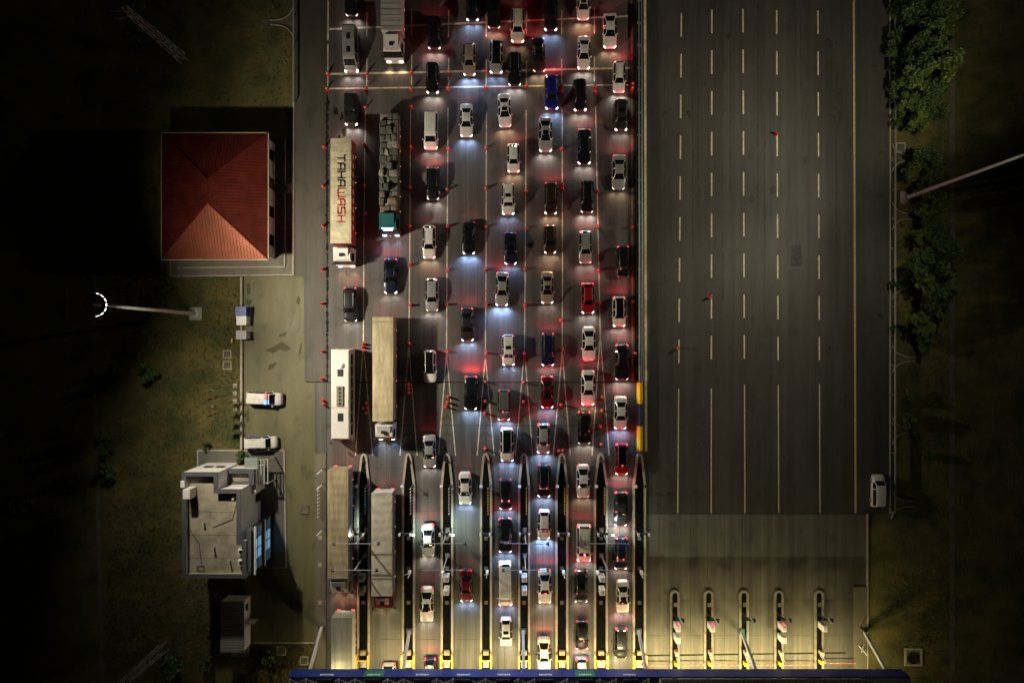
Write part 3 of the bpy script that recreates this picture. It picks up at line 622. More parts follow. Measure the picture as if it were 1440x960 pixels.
def tufts(n, x0, x1, y0, y1):
    for _ in range(n):
        x, y = rnd.uniform(x0, x1), rnd.uniform(y0, y1)
        if x > 227 and x < 412 and 190 < y < 390: continue
        if x > 278 and 632 < y < 800: continue
        c = P(x, y); s = rnd.uniform(.1, .32)
        for _k in range(3):
            a = rnd.uniform(0, 6.28); d = Vector((math.cos(a), math.sin(a), 0)); w = Vector((-d.y, d.x, 0)) * s * .3
            gr.add([c + w, c - w, c + d * s + Vector((0, 0, s * .8))], [(0, 1, 2)])
tufts(9000, 150, 340, 388, 930); tufts(2500, 150, 410, 0, 388); tufts(2500, 1256, 1335, 0, 940); tufts(900, 340, 440, 905, 960)
o = gr.build('grass', TUFT); o['kind'] = 'stuff'

# ------------------------------------------------------------------ toll islands of the queue side
ISW = [(502.5, 520.5), (565.5, 584), (620, 637.5), (675, 692), (728.5, 745.5), (781, 799), (835, 854.5), (889.5, 908)]
INFILL = mat('island_infill', (.006, .006, .005), .95, spec=.05, var=.5, vscale=1.2)
def island_poly(xl, xr, xc, y0, y1, d):
    pts = [(xc - 4.5, y0 + 5), (xl, y0 + 46), (xl, y1), (xr, y1), (xr, y0 + 46), (xc + 4.5, y0 + 5), (xc + 2, y0 + 1), (xc - 2, y0 + 1)]
    return inset(pxpoly(pts), d)
def rail_posts(x, y0, y1, label, m=WHITEP):
    a = P(x, y0); L_ = (y1 - y0) / 10; t = thing('chain_railing', label, 'railing', (a.x, a.y, .2), 0, 'low post railings on the toll islands')
    pm = MB().tube((0, 0, 0), (0, 0, .85), .045, n=6).tube((0, 0, .85), (0, 0, .93), .075, n=6).mesh('post', [m])
    for k in range(9): obj('post', pm, t, (0, -L_ * k / 8, 0))
    MB().tube((0, 0, .6), (0, -L_, .6), .02, n=5).build('rail', STEELD, t)
def guard_frame(xl, xr, label):
    a, b = P(xl + 1, 916), P(xr - 1, 952); t = thing('crash_barrier', label, 'crash barrier', (0, 0, .2), 0, 'yellow guard frames before the canopy')
    for x in (a.x, b.x):
        MB().box(x - .09, x + .09, b.y, a.y, .8, 1.0).build('side_rail', YELLOWP, t)
        for y in (a.y - .1, (a.y + b.y) / 2, b.y + .1): MB().box(x - .1, x + .1, y - .1, y + .1, 0, .75).build('post', YELLOWP, t)
    for y in (a.y - .75, a.y - 2.2): MB().box(a.x + .091, b.x - .091, y - .07, y + .07, .82, .97).build('crossbar', YELLOWP, t)
    MB().add([(a.x + .3, a.y - 1.0, .3), (b.x - .3, a.y - 1.0, .3), ((a.x + b.x) / 2, a.y - 1.5, .9), (a.x + .3, a.y - 2.0, .3), (b.x - .3, a.y - 2.0, .3)], [(0, 1, 2), (1, 4, 2), (4, 3, 2), (3, 0, 2)]).build('crash_cushion', GREYP, t)
def portal(xl, xr, y, label, lamp=None):
    a, b = P(xl + 2, y), P(xr - 2, y); t = thing('lane_portal', label, 'portal frame', (0, 0, .2), 0, 'dark portal frames on the islands')
    for x in (a.x, b.x): MB().tube((x, a.y, 0), (x, a.y, 2.6), .07, n=7).build('post', STEELD, t)
    MB().box(a.x - .3, b.x + .3, a.y - .12, a.y + .12, 2.6, 2.85).build('beam', STEELD, t)
    for s, x in ((-1, a.x), (1, b.x)):
        MB().cbox(x - .11, x + .11, a.y - .16, a.y + .16, 2.851, 3.6, .03).build('reader_head', WHITEP, t)
    if lamp:
        for s in lamp:
            x = a.x if s < 0 else b.x
            MB().box(x + s * .45 - .15, x + s * .45 + .15, a.y - .1, a.y + .1, 3.3, 3.38).build('lane_lamp', mat('lane_lamp_lens', (.8, .9, .85), .2, emit=(.75, 1, .85), estr=12), t)
            spot(t, (x + s * .5, a.y - .02, 3.26), (s * .62, .12, -1), 900, (.78, 1, .86), 128, .8, .1, 'lane_lamp_light')
def t_pole(x, y, h, arm, label):
    c = P(x, y); t = thing('camera_pole', label, 'camera pole', (c.x, c.y, .2), 0, 'camera poles over the toll lanes')
    MB().tube((0, 0, 0), (0, 0, h), .11, .08, 10).build('pole', STEEL, t, True)
    MB().tube((-arm, 0, h), (arm, 0, h), .06, n=8).build('cross_arm', STEEL, t)
    MB().box(-.3, .3, -.3, .3, 0, .08).build('flange', STEEL, t)
    for s in (-1, 1):
        MB().cbox(s * arm - .18, s * arm + .18, -.25, .15, h - .32, h - .061, .03).build('camera', STEELD, t)
def equipment(x, y, w, d, h, label, m=WHITEP):
    c = P(x, y); t = thing('equipment_cabinet', label, 'cabinet', (c.x, c.y, .2), 0, 'equipment cabinets on the toll islands')
    MB().cbox(-w / 2, w / 2, -d / 2, d / 2, 0, h, .06).build('housing', m, t)
    MB().box(-w * .35, w * .35, d / 2, d / 2 + .02, .2, h - .3).build('door', GREYP, t)
    MB().box(-w * .3, w * .3, -d * .3, d * .25, h, h + .06).build('vent_cap', GREYP, t)
def barrier_post(x, y, label, s=1):
    c = P(x, y); t = thing('barrier_post', label, 'barrier', (c.x, c.y, .2), 0, 'raised lane barriers')
    MB().cbox(-.17, .17, -.2, .2, 0, 1.05, .04).build('housing', WHITEP, t)
    MB().bar((0, .05, .95), (s * .25, .5, 3.0), .09, .05).build('boom', WHITEP, t)
    MB().tube((s * .1, -.55, 0), (s * .1, -.55, 1.2), .06, n=7).build('ticket_post', WHITEP, t)
for i, ((xl, xr), xc) in enumerate(zip(ISW, ISL)):
    o_ = ORD[i]; W_ = 'toll island from the buildings'
    t = thing('toll_island', f'long kerbed toll island with pointed nose, {o_} of eight from the buildings', 'toll island', (0, 0, 0), 0, 'toll islands of the queue side')
    po, pi = island_poly(xl, xr, xc, 636, 1050, 0), island_poly(xl, xr, xc, 636, 1050, .3)
    MB().ring(po, pi, 0, .26).build('kerb', KERB, t); MB().prism(pi, 0, .2).build('infill', INFILL, t)
    p = P(xc, 641); MB().add([(p.x - .28, p.y - 1.0, .21), (p.x + .28, p.y - 1.0, .21), (p.x, p.y + .1, .21), (p.x, p.y - .7, .7)], [(0, 1, 3), (1, 2, 3), (2, 0, 3)]).build('nose_marker', BLACKM, t)
    for y in (756, 798, 846):
        c = P((xl + xr) / 2, y); MB().box(c.x - .25, c.x + .25, c.y - .25, c.y + .25, .2, .25).build('hatch', DITCH, t)
    c = P((xl + xr) / 2, 915); MB().cbox(c.x - .4, c.x + .4, c.y - .3, c.y + .3, .2, .75, .05).build('sand_box', mat('sand_box_tan', (.32, .24, .14), .7), t)
    for s, x in ((-1, xl + 2), (1, xr - 2)):
        c = P(x, 681); q = thing('lane_beacon', f'small {"grey" if s < 0 else "black"} warning beacon on the {"queue" if s < 0 else "far"} edge of the {o_} {W_}', 'beacon', (c.x, c.y, .2), 0, 'warning beacons on the islands')
        MB().tube((0, 0, 0), (0, 0, 1.0), .05, n=7).build('post', STEELD, q)
        MB().add([(-.2, -.25, 1.0), (.2, -.25, 1.0), (.2, .2, 1.0), (-.2, .2, 1.0), (-.2, -.1, 1.35), (.2, -.1, 1.35)], [(3, 2, 1, 0), (0, 1, 5, 4), (2, 3, 4, 5), (1, 2, 5), (3, 0, 4)]).build('beacon_head', GREYP if s < 0 else BLACKM, q)
    if i < 7: rail_posts(xr - 5.5, 685, 720, f'row of low posts with rail on the {o_} {W_}', YELLOWP if i > 2 else WHITEP)
    portal(xl, xr, 742, f'dark portal frame with two reader heads across the {o_} {W_}', {0: (-1,), 1: (1,), 2: (1,), 6: (1,)}.get(i))
    if i % 2 == 0:
        t_pole(xc + 1 + (3 if i == 0 else 0), 744, 6.6, 2.9, f'tall camera pole with long crossarm on the {o_} toll island, upper one')
        t_pole(xc + 1, 780, 6.2, 2.9, f'tall camera pole with long crossarm on the {o_} toll island, lower one')
        equipment((xl + xr) / 2 + .2, 808, .72, .75, 1.7, f'{"grey" if i == 0 else "white"} equipment cabinet on the {o_} toll island, upper of the pair', GREYP if i == 0 else WHITEP)
        equipment((xl + xr) / 2 + .2, 826, .72, .8, 1.7, f'{"grey" if i == 0 else "white"} equipment cabinet on the {o_} toll island, lower of the pair', GREYP if i == 0 else WHITEP)
    barrier_post((xl + xr) / 2 + (-5 if i % 2 == 0 else 2), 802, f'white raised lane barrier on the {o_} {W_}', -1 if xc < 720 else 1)
    guard_frame(xl, xr, f'yellow steel guard frame at the canopy end of the {o_} toll island')
# pavement of the first lane
sw = st(MB().prism(pxpoly([(443, 1050), (458.5, 1050), (458.5, 637), (443, 637)]), 0, .16).build('sidewalk', PAVE))
for y in (755, 793, 846, 890): c = P(450.5, y); MB().box(c.x - .25, c.x + .25, c.y - .28, c.y + .28, .16, .21).build('hatch', KERB, sw)
rail_posts(450, 683, 724, 'row of low white posts along the sidewalk kerb of the first lane')
for y, l in ((658, 'upper'), (679, 'middle'), (742, 'lower')):
    c = P(456, y); t = thing('sidewalk_barrier', f'slim raised white barrier arm on the sidewalk, the {l} of three', 'barrier', (c.x, c.y, .16), 0, 'sidewalk barriers')
    MB().tube((0, 0, 0), (0, 0, 1.1), .06, n=7).build('post', STEELD, t); MB().bar((0, 0, 1.1), (-.5, -.5, 1.9), .12, .05).build('arm', WHITEP, t)

# ------------------------------------------------------------------ islands of the exit side
KERB_D = mat('kerb_concrete_dark', (.20, .185, .15), .85, var=.35, vscale=1.5)  # darker, more mottled concrete for the exit island kerbs
BOOM = mat('boom_tan', (.30, .26, .18), .5)
XI = [948.5, 996, 1045.5, 1094.5, 1151]
for i, x in enumerate(XI):
    o_ = ORD[i]; t = thing('exit_island', f'short round nosed kerbed island of the exit lanes, {o_} from the median', 'toll island', (0, 0, 0), 0, 'toll islands of the exit side')
    w = 6.6; pts = [(x - w, 1050), (x + w, 1050)] + [(x + w * math.cos(a), 836 - 7 * math.sin(a)) for a in [k * math.pi / 8 for k in range(9)]]
    po = pxpoly(pts); pi = inset(po, .3)
    MB().ring(po, pi, 0, .26).build('kerb', KERB_D, t)
    n_ = len(pi); MB().prism(pi, 0, .2).build('infill', INFILL, t)
    c = P(x + 1, 849); MB().box(c.x - .25, c.x + .25, c.y - .28, c.y + .28, .2, .26).build('hatch', DITCH, t)
    c = P(x, 860); q = thing('signal_pole', f'dark camera pole with white arm on the {o_} exit island', 'signal pole', (c.x, c.y, .2), 0, 'signal poles of the exit side')
    MB().tube((-.2, 0, 0), (-.2, 0, 2.4), .07, n=8).build('pole', STEELD, q); MB().box(-.55, .5, -.14, .14, 2.4, 2.6).build('beam', BLACKM, q)
    MB().bar((.0, .3, 2.6), (.35, -.25, 3.2), .14, .1).build('reader_head', WHITEP, q); MB().cbox(.3, .62, -.25, .2, 2.601, 2.95, .04).build('camera', BLACKM, q)
    lm = GREENLED if i == 2 else REDLED if i in (0, 1, 3) else LAMPOFF
    MB().cbox(-.05, .25, -.5, -.3, .9, 1.45, .03).build('signal_head', BLACKM, q); MB().box(0, .2, -.53, -.5, 1.0, 1.38).build('signal_lens', lm, q)
    if i == 2: spot(q, (.2, -.7, 1.4), (.2, -1, -.7), 95, (.1, 1, .5), 120, 1, .1, 'signal_light')
    elif i in (0, 1, 3): spot(q, (.2, -.75, 1.3), (.3, -1, -.35), 45, (1, .08, .16), 130, 1, .1, 'signal_light')
    if i != 2: equipment(x + 1, 876, .62, .85, 1.7, f'white equipment cabinet below the signal pole on the {o_} exit island')
    if i in (0, 3): equipment(x + 1, 892, .62, .85, 1.7, f'second white equipment cabinet further down the {o_} exit island')
    c = P(x + 1, 914); q = thing('exit_barrier', f'lane barrier with red and white boom at the end of the {o_} exit island', 'barrier', (c.x, c.y, .2), 0, 'boom barriers of the exit lanes')
    MB().cbox(-.2, .2, -.25, .25, 0, 1.0, .04).build('housing', mat('barrier_tan', (.42, .34, .2), .5), q)
    y_ = -1.55 if i < 4 else -1.3
    MB().cbox(-.25, .25, y_ - .25, y_ + .25, 0, .85, .04).build('boom_base', YELLOWP, q)
    L_ = (XI[i + 1] - x) / 10 - .9 if i < 4 else 4.6
    MB().box(.26, L_, y_ - .04, y_ + .04, .8, .88).build('boom', BOOM, q)
    rs = MB().box(-.26, .26, -.045, .045, -.056, .036).mesh('red_band', [CONE_R]); k = .75
    while k < L_ - .3: obj('red_band', rs, q, (k, y_, .85)); k += .85
    for dx in (-.15, .12): MB().bar((dx, -.3, .4), (dx + .25, -1.1, 1.1), .07, .07).build('strut', GREYP, q)
# last boom from the median column
c = P(905, 930); q = thing('exit_barrier', 'lane barrier with red and white boom beside the median column', 'barrier', (c.x, c.y, .2), 0, 'boom barriers of the exit lanes')
MB().cbox(-.2, .2, -.25, .25, 0, 1.0, .04).build('housing', CONE_R, q); MB().box(.21, 3.8, -.04, .04, .8, .88).build('boom', BOOM, q); k = .6
rs = MB().box(-.26, .26, -.045, .045, -.056, .036).mesh('red_band', [CONE_R])
while k < 3.6: obj('red_band', rs, q, (k, 0, .85)); k += .85
es = st(MB().prism(pxpoly([(1200, 1050), (1218.5, 1050), (1218.5, 824), (1200, 824)]), 0, .16).build('exit_sidewalk', PAVE))
c = P(1209, 882); q = thing('signal_pole', 'brown post with angled arms on the exit sidewalk', 'signal pole', (c.x, c.y, .16))
MB().tube((0, 0, 0), (0, 0, 1.6), .1, n=7).build('pole', mat('rust_steel', (.16, .08, .05), .7), q); MB().bar((-.3, -2.4, .1), (.5, -3.4, .9), .09, .09).bar((.5, -2.2, .1), (-.3, -3.0, .9), .09, .09).build('arm', WHITEP, q)

# ------------------------------------------------------------------ canopy over the booths
cn = thing('toll_canopy', 'long toll canopy with blue fascia and grey steel roof at the bottom edge', 'canopy')
FY = -43.12; cx0, cx1 = -28.8, 51.3
# fascia in bays
xs = [cx0 + (cx1 - cx0) * k / 16 for k in range(17)]
for p, q in zip(xs, xs[1:]): MB().box(p + .01, q - .01, FY - .22, FY, 6.0, 8.08).build('fascia_panel', BLUEF, cn)
xm = P(928, 0, 8).x
rib_panel('roof_sheet', [(xm, -60, 8.1), (cx1 - .02, -60, 8.1), (cx1 - .02, FY - .23, 8.1), (xm, FY - .23, 8.1)], (0, 1, 0), RIBG, cn, .45, .07, .2)
MB().box(cx0 + .3, xm - .02, -60, FY - .24, 7.7, 7.9).build('roof_deck', mat('deck_dark', (.25, .26, .25), .7, var=.2), cn)
k = cx0 + .2
while k < xm:
    MB().box(k - .09, k + .09, -60, FY - .23, 7.95, 8.22).build('roof_beam', GREYP, cn); k += 2.1
for y in (FY - .95, FY - 2.6): MB().box(cx0 + .1, xm, y - .1, y + .1, 8.221, 8.36).build('purlin', GREYP, cn)
k = cx0 + .2; d = MB()
while k < xm - 2: d.bar((k, FY - .3, 8.0), (k + 1.05, FY - .95, 8.0), .08, .08).bar((k + 1.05, FY - .95, 8.0), (k + 2.1, FY - .3, 8.0), .08, .08); k += 2.1
d.build('lattice_girder', GREYP, cn)
MB().box(cx0, cx1, -60, -59.8, 6.0, 8.0).build('rear_fascia', BLUEF, cn)
# lane sign boxes on the fascia edge
for i, x in enumerate((458, 525, 593, 651, 708, 767, 823.5, 886)):
    c = P(x, 949, 8); gsign = i in (1, 6)
    if gsign: MB().box(c.x - 1.3, c.x + 1.3, FY + .002, FY + .04, 6.5, 8.1).build('green_sign', GREENF, cn)
    s_ = MB().box(c.x - .95, c.x + .95, FY - .9, FY - .225, 8.0, 8.5).build('sign_box', BLACKM, cn)
    rr_ = random.Random(i); xx = c.x - .8
    while xx < c.x + .8:
        w = rr_.uniform(.08, .2); MB().box(xx, xx + w, FY + .042, FY + .06, 7.45, 7.45 + rr_.uniform(.25, .42)).build('lettering', WHITEP, s_); xx += w + rr_.uniform(.05, .1)
for i, x in enumerate((453, 576, 735.5, 897.5, 1042, 1214)):
    b = P(x, 881 + (i > 0) * 5); t = thing('canopy_column', f'slanted grey steel column carrying the blue canopy, {ORD[i]} from the buildings', 'column', (b.x, b.y, .2), 0, 'slanted canopy columns')
    MB().bar((0, 0, 0), (0, -46 * .9375 - b.y - .45, 6.0), .36, .45).build('shaft', GREYP, t); MB().cbox(-.45, .45, -.4, .4, 0, .12, .03).build('base_plate', STEELD, t)
# luminaires under the canopy: one row over the lanes
LX = [481, 545, 602, 656, 710, 764, 818, 872, 927, 972, 1020, 1070, 1123, 1182]
for i, x in enumerate(LX):
    c = Vector(((x - 720) / 10, -45.6, 5.75)); t = thing('canopy_luminaire', f'lamp under the toll canopy above the {ORD[i]} lane from the buildings', 'lamp', tuple(c), 0, 'lamps under the canopy')
    MB().box(-.7, .7, -.25, .25, 0, .2).build('housing', GREYP, t); MB().box(-.65, .65, -.2, .2, -.03, -.001).build('lens', CANLENS, t)
    ld = bpy.data.lights.new('canopy_light', 'AREA'); ld.shape = 'RECTANGLE'; ld.size = 1.3; ld.size_y = .4; ld.energy = E_CANOPY * (.35 if i == 0 else 1.0 if x < 900 else .8 if i == 13 else 1.5); ld.color = (1, .81, .36)
    lo = bpy.data.objects.new('canopy_light', ld); COL.objects.link(lo); lo.parent = t; lo.location = (0, 0, -.05); lo.rotation_euler = (R(3), 0, 0)

# ------------------------------------------------------------------ traffic cones
cone_body = MB().tube((0, 0, .05), (0, 0, .95), .21, .10, 12, cap=False).tube((0, 0, .95), (0, 0, 1.02), .10, .05, 12).mesh('cone_body', [CONE_R], True)
cone_band = MB().tube((0, 0, .62), (0, 0, .78), .158, .138, 12, cap=False).mesh('reflective_band', [CONE_W], True)
cone_base = MB().cbox(-.26, .26, -.26, .26, 0, .06, .02).mesh('base', [CONE_R])
CONES = [('shoulder edge', [(460, 103), (459, 124), (455, 206), (454, 261), (454, 317), (453, 379), (452, 427), (452, 494), (452, 533), (453, 563), (454.5, 569)]),
         ('first lane line', [(515, 102), (514, 124), (513, 151), (512, 203), (512, 261), (513, 299.5), (511, 484), (510, 488.5), (510, 494.5), (515, 567), (510, 574), (514, 580), (516.5, 573.5)]),
         ('second lane line', [(578, 101), (578, 124), (577.5, 150), (577, 206), (576, 263), (576, 317.5), (576.5, 372.5), (577, 429), (575, 483), (574, 540.5), (574, 546), (574, 551.5)]),
         ('third lane line', [(631, 101), (630, 123), (630, 208), (628.5, 266), (629, 318), (629, 379.5), (628, 428), (628, 494), (630, 558), (629, 566), (627, 572)]),
         ('fourth lane line', [(684, 99), (682, 122), (683.5, 207), (683.5, 264), (683.5, 318), (682.5, 379), (684, 428), (683.5, 496), (682, 537), (682.5, 564.5), (682, 581), (682, 631)]),
         ('fifth lane line', [(740, 120), (740.5, 269), (740, 320), (738.5, 378), (738, 429), (737, 497), (736, 538), (736, 565)]),
         ('sixth lane line', [(790, 120), (790, 127), (790, 208), (791, 259), (791, 265), (789, 450.5), (790.5, 491), (789, 569), (786, 634), (791.5, 633.5)]),
         ('seventh lane line', [(837, 121), (837, 128), (841, 268), (842, 318), (842, 379), (843, 425.5), (847, 558), (846.5, 577.5), (844, 600), (845, 625)]),
         ('median edge', [(890, 117.5), (890, 123.5), (890, 319), (890, 424), (893.5, 497), (898.5, 634)])]
def cone(x, y, label, grp='red cones of the queue'):
    c = P(x, y, .5); t = thing('traffic_cone', label, 'traffic cone', (c.x, c.y, Z2 + .006), random.uniform(0, 1.5), grp)
    obj('cone_body', cone_body, t); obj('reflective_band', cone_band, t); obj('base', cone_base, t)
for nm, pts in CONES:
    for i, (x, y) in enumerate(pts): cone(x, y, f'red traffic cone on the {nm} of the queue, {ORD[i]} from the top')
for (x, y), l in zip(((1093, 188), (999.5, 417.5), (954, 489.5)), ('upper', 'middle', 'lower')): cone(x, y, f'lone red cone on a dashed line of the empty exit road, {l} one', 'red cones of the exit road')

# ------------------------------------------------------------------ cars
def lerp(keys, s):
    for (a, va), (b, vb) in zip(keys, keys[1:]):
        if s <= b: return va + (vb - va) * ((s - a) / (b - a) if b > a else 0)
    return keys[-1][1]
# s runs from the nose (0) to the tail (1)
CT = {
 'sedan': dict(L=4.65, W=1.80, top=[(0, .50), (.012, .62), (.04, .70), (.09, .76), (.2, .86), (.275, .93), (.34, 1.16), (.42, 1.38), (.48, 1.44), (.58, 1.46), (.68, 1.41), (.76, 1.24), (.835, 1.07), (.93, 1.03), (.975, .95), (.99, .8), (1, .6)], ws=(.275, .42), rw=(.68, .825), roof=(.42, .68), rwk=.60, bp=.56, hl=(.006, .062), tl=(.945, .996)),
 'suv': dict(L=4.70, W=1.88, top=[(0, .55), (.012, .75), (.04, .88), (.1, .98), (.2, 1.05), (.26, 1.10), (.32, 1.34), (.38, 1.58), (.46, 1.66), (.6, 1.69), (.8, 1.66), (.895, 1.58), (.95, 1.22), (.975, 1.05), (.99, .9), (1, .65)], ws=(.26, .38), rw=(.895, .955), roof=(.38, .895), rwk=.625, bp=.55, hl=(.008, .058), tl=(.95, .994)),
 'hatch': dict(L=4.15, W=1.76, top=[(0, .5), (.012, .66), (.05, .78), (.12, .86), (.22, .95), (.27, 1.0), (.34, 1.26), (.41, 1.46), (.5, 1.52), (.65, 1.52), (.83, 1.46), (.93, 1.12), (.97, .98), (.99, .85), (1, .6)], ws=(.27, .41), rw=(.83, .935), roof=(.41, .83), rwk=.61, bp=.56, hl=(.008, .066), tl=(.94, .994)),
 'wagon': dict(L=4.70, W=1.82, top=[(0, .5), (.012, .64), (.05, .74), (.12, .82), (.22, .92), (.275, .97), (.34, 1.22), (.41, 1.42), (.5, 1.50), (.7, 1.50), (.88, 1.44), (.95, 1.12), (.975, .98), (.99, .85), (1, .6)], ws=(.275, .41), rw=(.88, .955), roof=(.41, .88), rwk=.62, bp=.55, hl=(.008, .058), tl=(.95, .994)),
 'mpv': dict(L=5.1, W=1.94, top=[(0, .55), (.012, .78), (.04, .92), (.1, 1.04), (.17, 1.14), (.22, 1.34), (.29, 1.68), (.34, 1.80), (.45, 1.86), (.7, 1.86), (.93, 1.80), (.965, 1.4), (.985, 1.0), (1, .65)], ws=(.175, .30), rw=(.93, .97), roof=(.30, .93), rwk=.68, bp=.42, hl=(.008, .07), tl=(.955, .995)),
 'minibus': dict(L=6.4, W=2.05, top=[(0, .6), (.01, .9), (.04, 1.08), (.09, 1.2), (.13, 1.36), (.19, 1.95), (.23, 2.25), (.3, 2.42), (.6, 2.46), (.95, 2.40), (.98, 1.9), (.99, 1.2), (1, .65)], ws=(.125, .215), rw=(.955, .983), roof=(.23, .955), rwk=.74, bp=.36, hl=(.006, .06), tl=(.965, .996)),
}
CT['sedan_b'] = dict(CT['sedan'], L=4.85, W=1.86, top=[(0, .5), (.012, .64), (.04, .74), (.09, .80), (.2, .90), (.30, .96), (.37, 1.2), (.45, 1.40), (.52, 1.45), (.62, 1.45), (.70, 1.38), (.80, 1.18), (.88, 1.06), (.94, 1.04), (.975, .96), (.99, .8), (1, .6)], ws=(.30, .45), rw=(.70, .865), roof=(.45, .70), rwk=.585, bp=.58)
CT['suv_b'] = dict(CT['suv'], L=4.45, W=1.84, top=[(0, .6), (.012, .82), (.04, .94), (.1, 1.02), (.2, 1.07), (.25, 1.12), (.31, 1.42), (.36, 1.62), (.44, 1.70), (.6, 1.73), (.82, 1.72), (.925, 1.66), (.965, 1.3), (.982, 1.05), (.993, .9), (1, .65)], ws=(.25, .36), rw=(.925, .972), roof=(.36, .925), rwk=.67, bp=.53)
NST = 44
def car_meshes(kind):
    c = CT[kind]; L, w, rk = c['L'], c['W'] / 2, c['rwk']; out = {}
    cuts = sorted(set([round(x, 4) for x in list(c['ws']) + list(c['rw']) + list(c['roof']) + list(c['hl']) + list(c['tl']) + [c['bp'] - .012, c['bp'] + .012, 0, 1]]))
    st_ = list(cuts)
    for a, b in zip(cuts, cuts[1:]):
        n = max(1, int((b - a) * NST)); st_ += [a + (b - a) * k / n for k in range(1, n)]
    st_ = sorted(set(st_))
    wk = [(0, .62), (.008, .74), (.025, .85), (.055, .93), (.12, .98), (.25, 1.0), (.75, 1.0), (.88, .98), (.945, .94), (.975, .87), (.992, .77), (1, .66)]
    if kind in ('mpv', 'minibus'): wk = [(0, .74), (.008, .82), (.03, .90), (.08, .97), (.2, 1), (.9, 1.0), (.97, .96), (.99, .9), (1, .84)]
    rings = []
    for s in st_:
        y = -L / 2 + L * s; zt = lerp(c['top'], s); hw = w * lerp(wk, s)
        belt = lerp([(0, .52), (.03, .66), (.12, .8), (.28, .90 if kind != 'minibus' else 1.1), (.8, .98 if kind != 'minibus' else 1.25), (.95, .95), (1, .58)], s)
        zs = min(belt + (.12 if kind in ('suv', 'suv_b', 'mpv') else .22 if kind == 'minibus' else 0), zt - .045)
        cab = max(0, min(1, (zt - zs - .05) / .35)); rw_ = hw * (.86 * (1 - cab) + rk * cab) if True else 0
        if kind in ('mpv', 'minibus'): rw_ = hw * (.9 * (1 - cab) + (rk + .06) * cab)
        zl = .24 + .12 * max(0, (.06 - s) / .06) + .12 * max(0, (s - .95) / .05)
        half = [(hw * .88, zl), (hw * .985, min(.42, zs - .08)), (hw, (zs + .42) / 2), (hw * .965, zs), (rw_ + hw * .035, zt - .06 - .02 * cab), (rw_ * .93, zt - .012), (rw_ * .5, zt + .012), (0, zt + .02)]
        rings.append([(x, y, z) for x, z in half] + [(-x, y, z) for x, z in half[-2::-1]])
    n = len(rings[0]); groups = {}
    def put(g, quad): groups.setdefault(g, []).append(quad)
    for i in range(len(st_) - 1):
        m = (st_[i] + st_[i + 1]) / 2
        inn = lambda r: r[0] < m < r[1]
        for j in range(n - 1):
            g = 'body'; jj = min(j, n - 2 - j); side = 0 if j < n // 2 else 1
            if jj >= 5 and inn(c['ws']): g = 'windshield'
            elif jj >= 5 and inn(c['rw']): g = 'rear_window'
            elif jj >= 5 and inn(c['roof']): g = 'roof'
            elif jj == 3 and (c['ws'][0] + .055) < m < c['bp'] - .012: g = f'side_window_{side}f'
            elif jj == 3 and c['bp'] + .012 < m < c['rw'][1] - .045: g = f'side_window_{side}r'
            elif inn(c['hl']) and (jj in (2, 3) or (jj == 4 and m < c['hl'][1] * .55)): g = f'headlight_{side}'
            elif inn(c['tl']) and jj in (2, 3): g = f'taillight_{side}'
            put(g, (i * n + j, i * n + j + 1, (i + 1) * n + j + 1, (i + 1) * n + j))
    flat = [p for r in rings for p in r]
    put('body', tuple(range(n))[::-1]); put('body', tuple((len(st_) - 1) * n + k for k in range(n)))
    for i in range(len(st_) - 1): put('body', (i * n, (i + 1) * n, (i + 1) * n + n - 1, i * n + n - 1))
    for g, qs in groups.items():
        idx = {}; vs = []; fs = []
        for q in qs:
            f = []
            for k in q:
                if k not in idx: idx[k] = len(vs); vs.append(flat[k])
                f.append(idx[k])
            fs.append(tuple(f[::-1]))
        b = MB(); b.add(vs, fs); me = b.mesh(g.split('_')[0] if g == 'roof' else g, [None], True); out[g] = me
    wh = MB(); r = .33 if kind in ('sedan', 'sedan_b', 'hatch', 'wagon') else .37
    wh.tube((-.11, 0, 0), (.11, 0, 0), r, n=18).tube((-.115, 0, 0), (.115, 0, 0), r * .6, n=12, mi=1)
    out['wheel'] = wh.mesh('wheel', [RUBBER, STEEL]); out['_r'] = r
    mm = MB().cbox(-.1, .1, -.07, .07, -.06, .08, .03); out['mirror'] = mm.mesh('mirror', [None])
    out['rail'] = MB().bar((0, -L * .17, 0), (0, L * .2, 0), .05, .05).mesh('roof_rail', [None])
    return out
CM = {k: car_meshes(k) for k in CT}
HEADW2 = mat('headlight_white_low', (.8, .8, .8), .2, emit=(1, .95, .88), estr=1.6); HEADY2 = mat('headlight_warm_low', (.8, .8, .8), .2, emit=(1, .8, .6), estr=1.6)
HC_ = {'w': (HEADW, (1, .93, .82), 1.0), 'b': (HEADB, (.40, .60, 1), 2.0), 'y': (HEADY, (1, .72, .42), .9), '0': (LAMPOFF, None, 0), 'B': (HEADB, (.32, .55, 1), 4.8)}
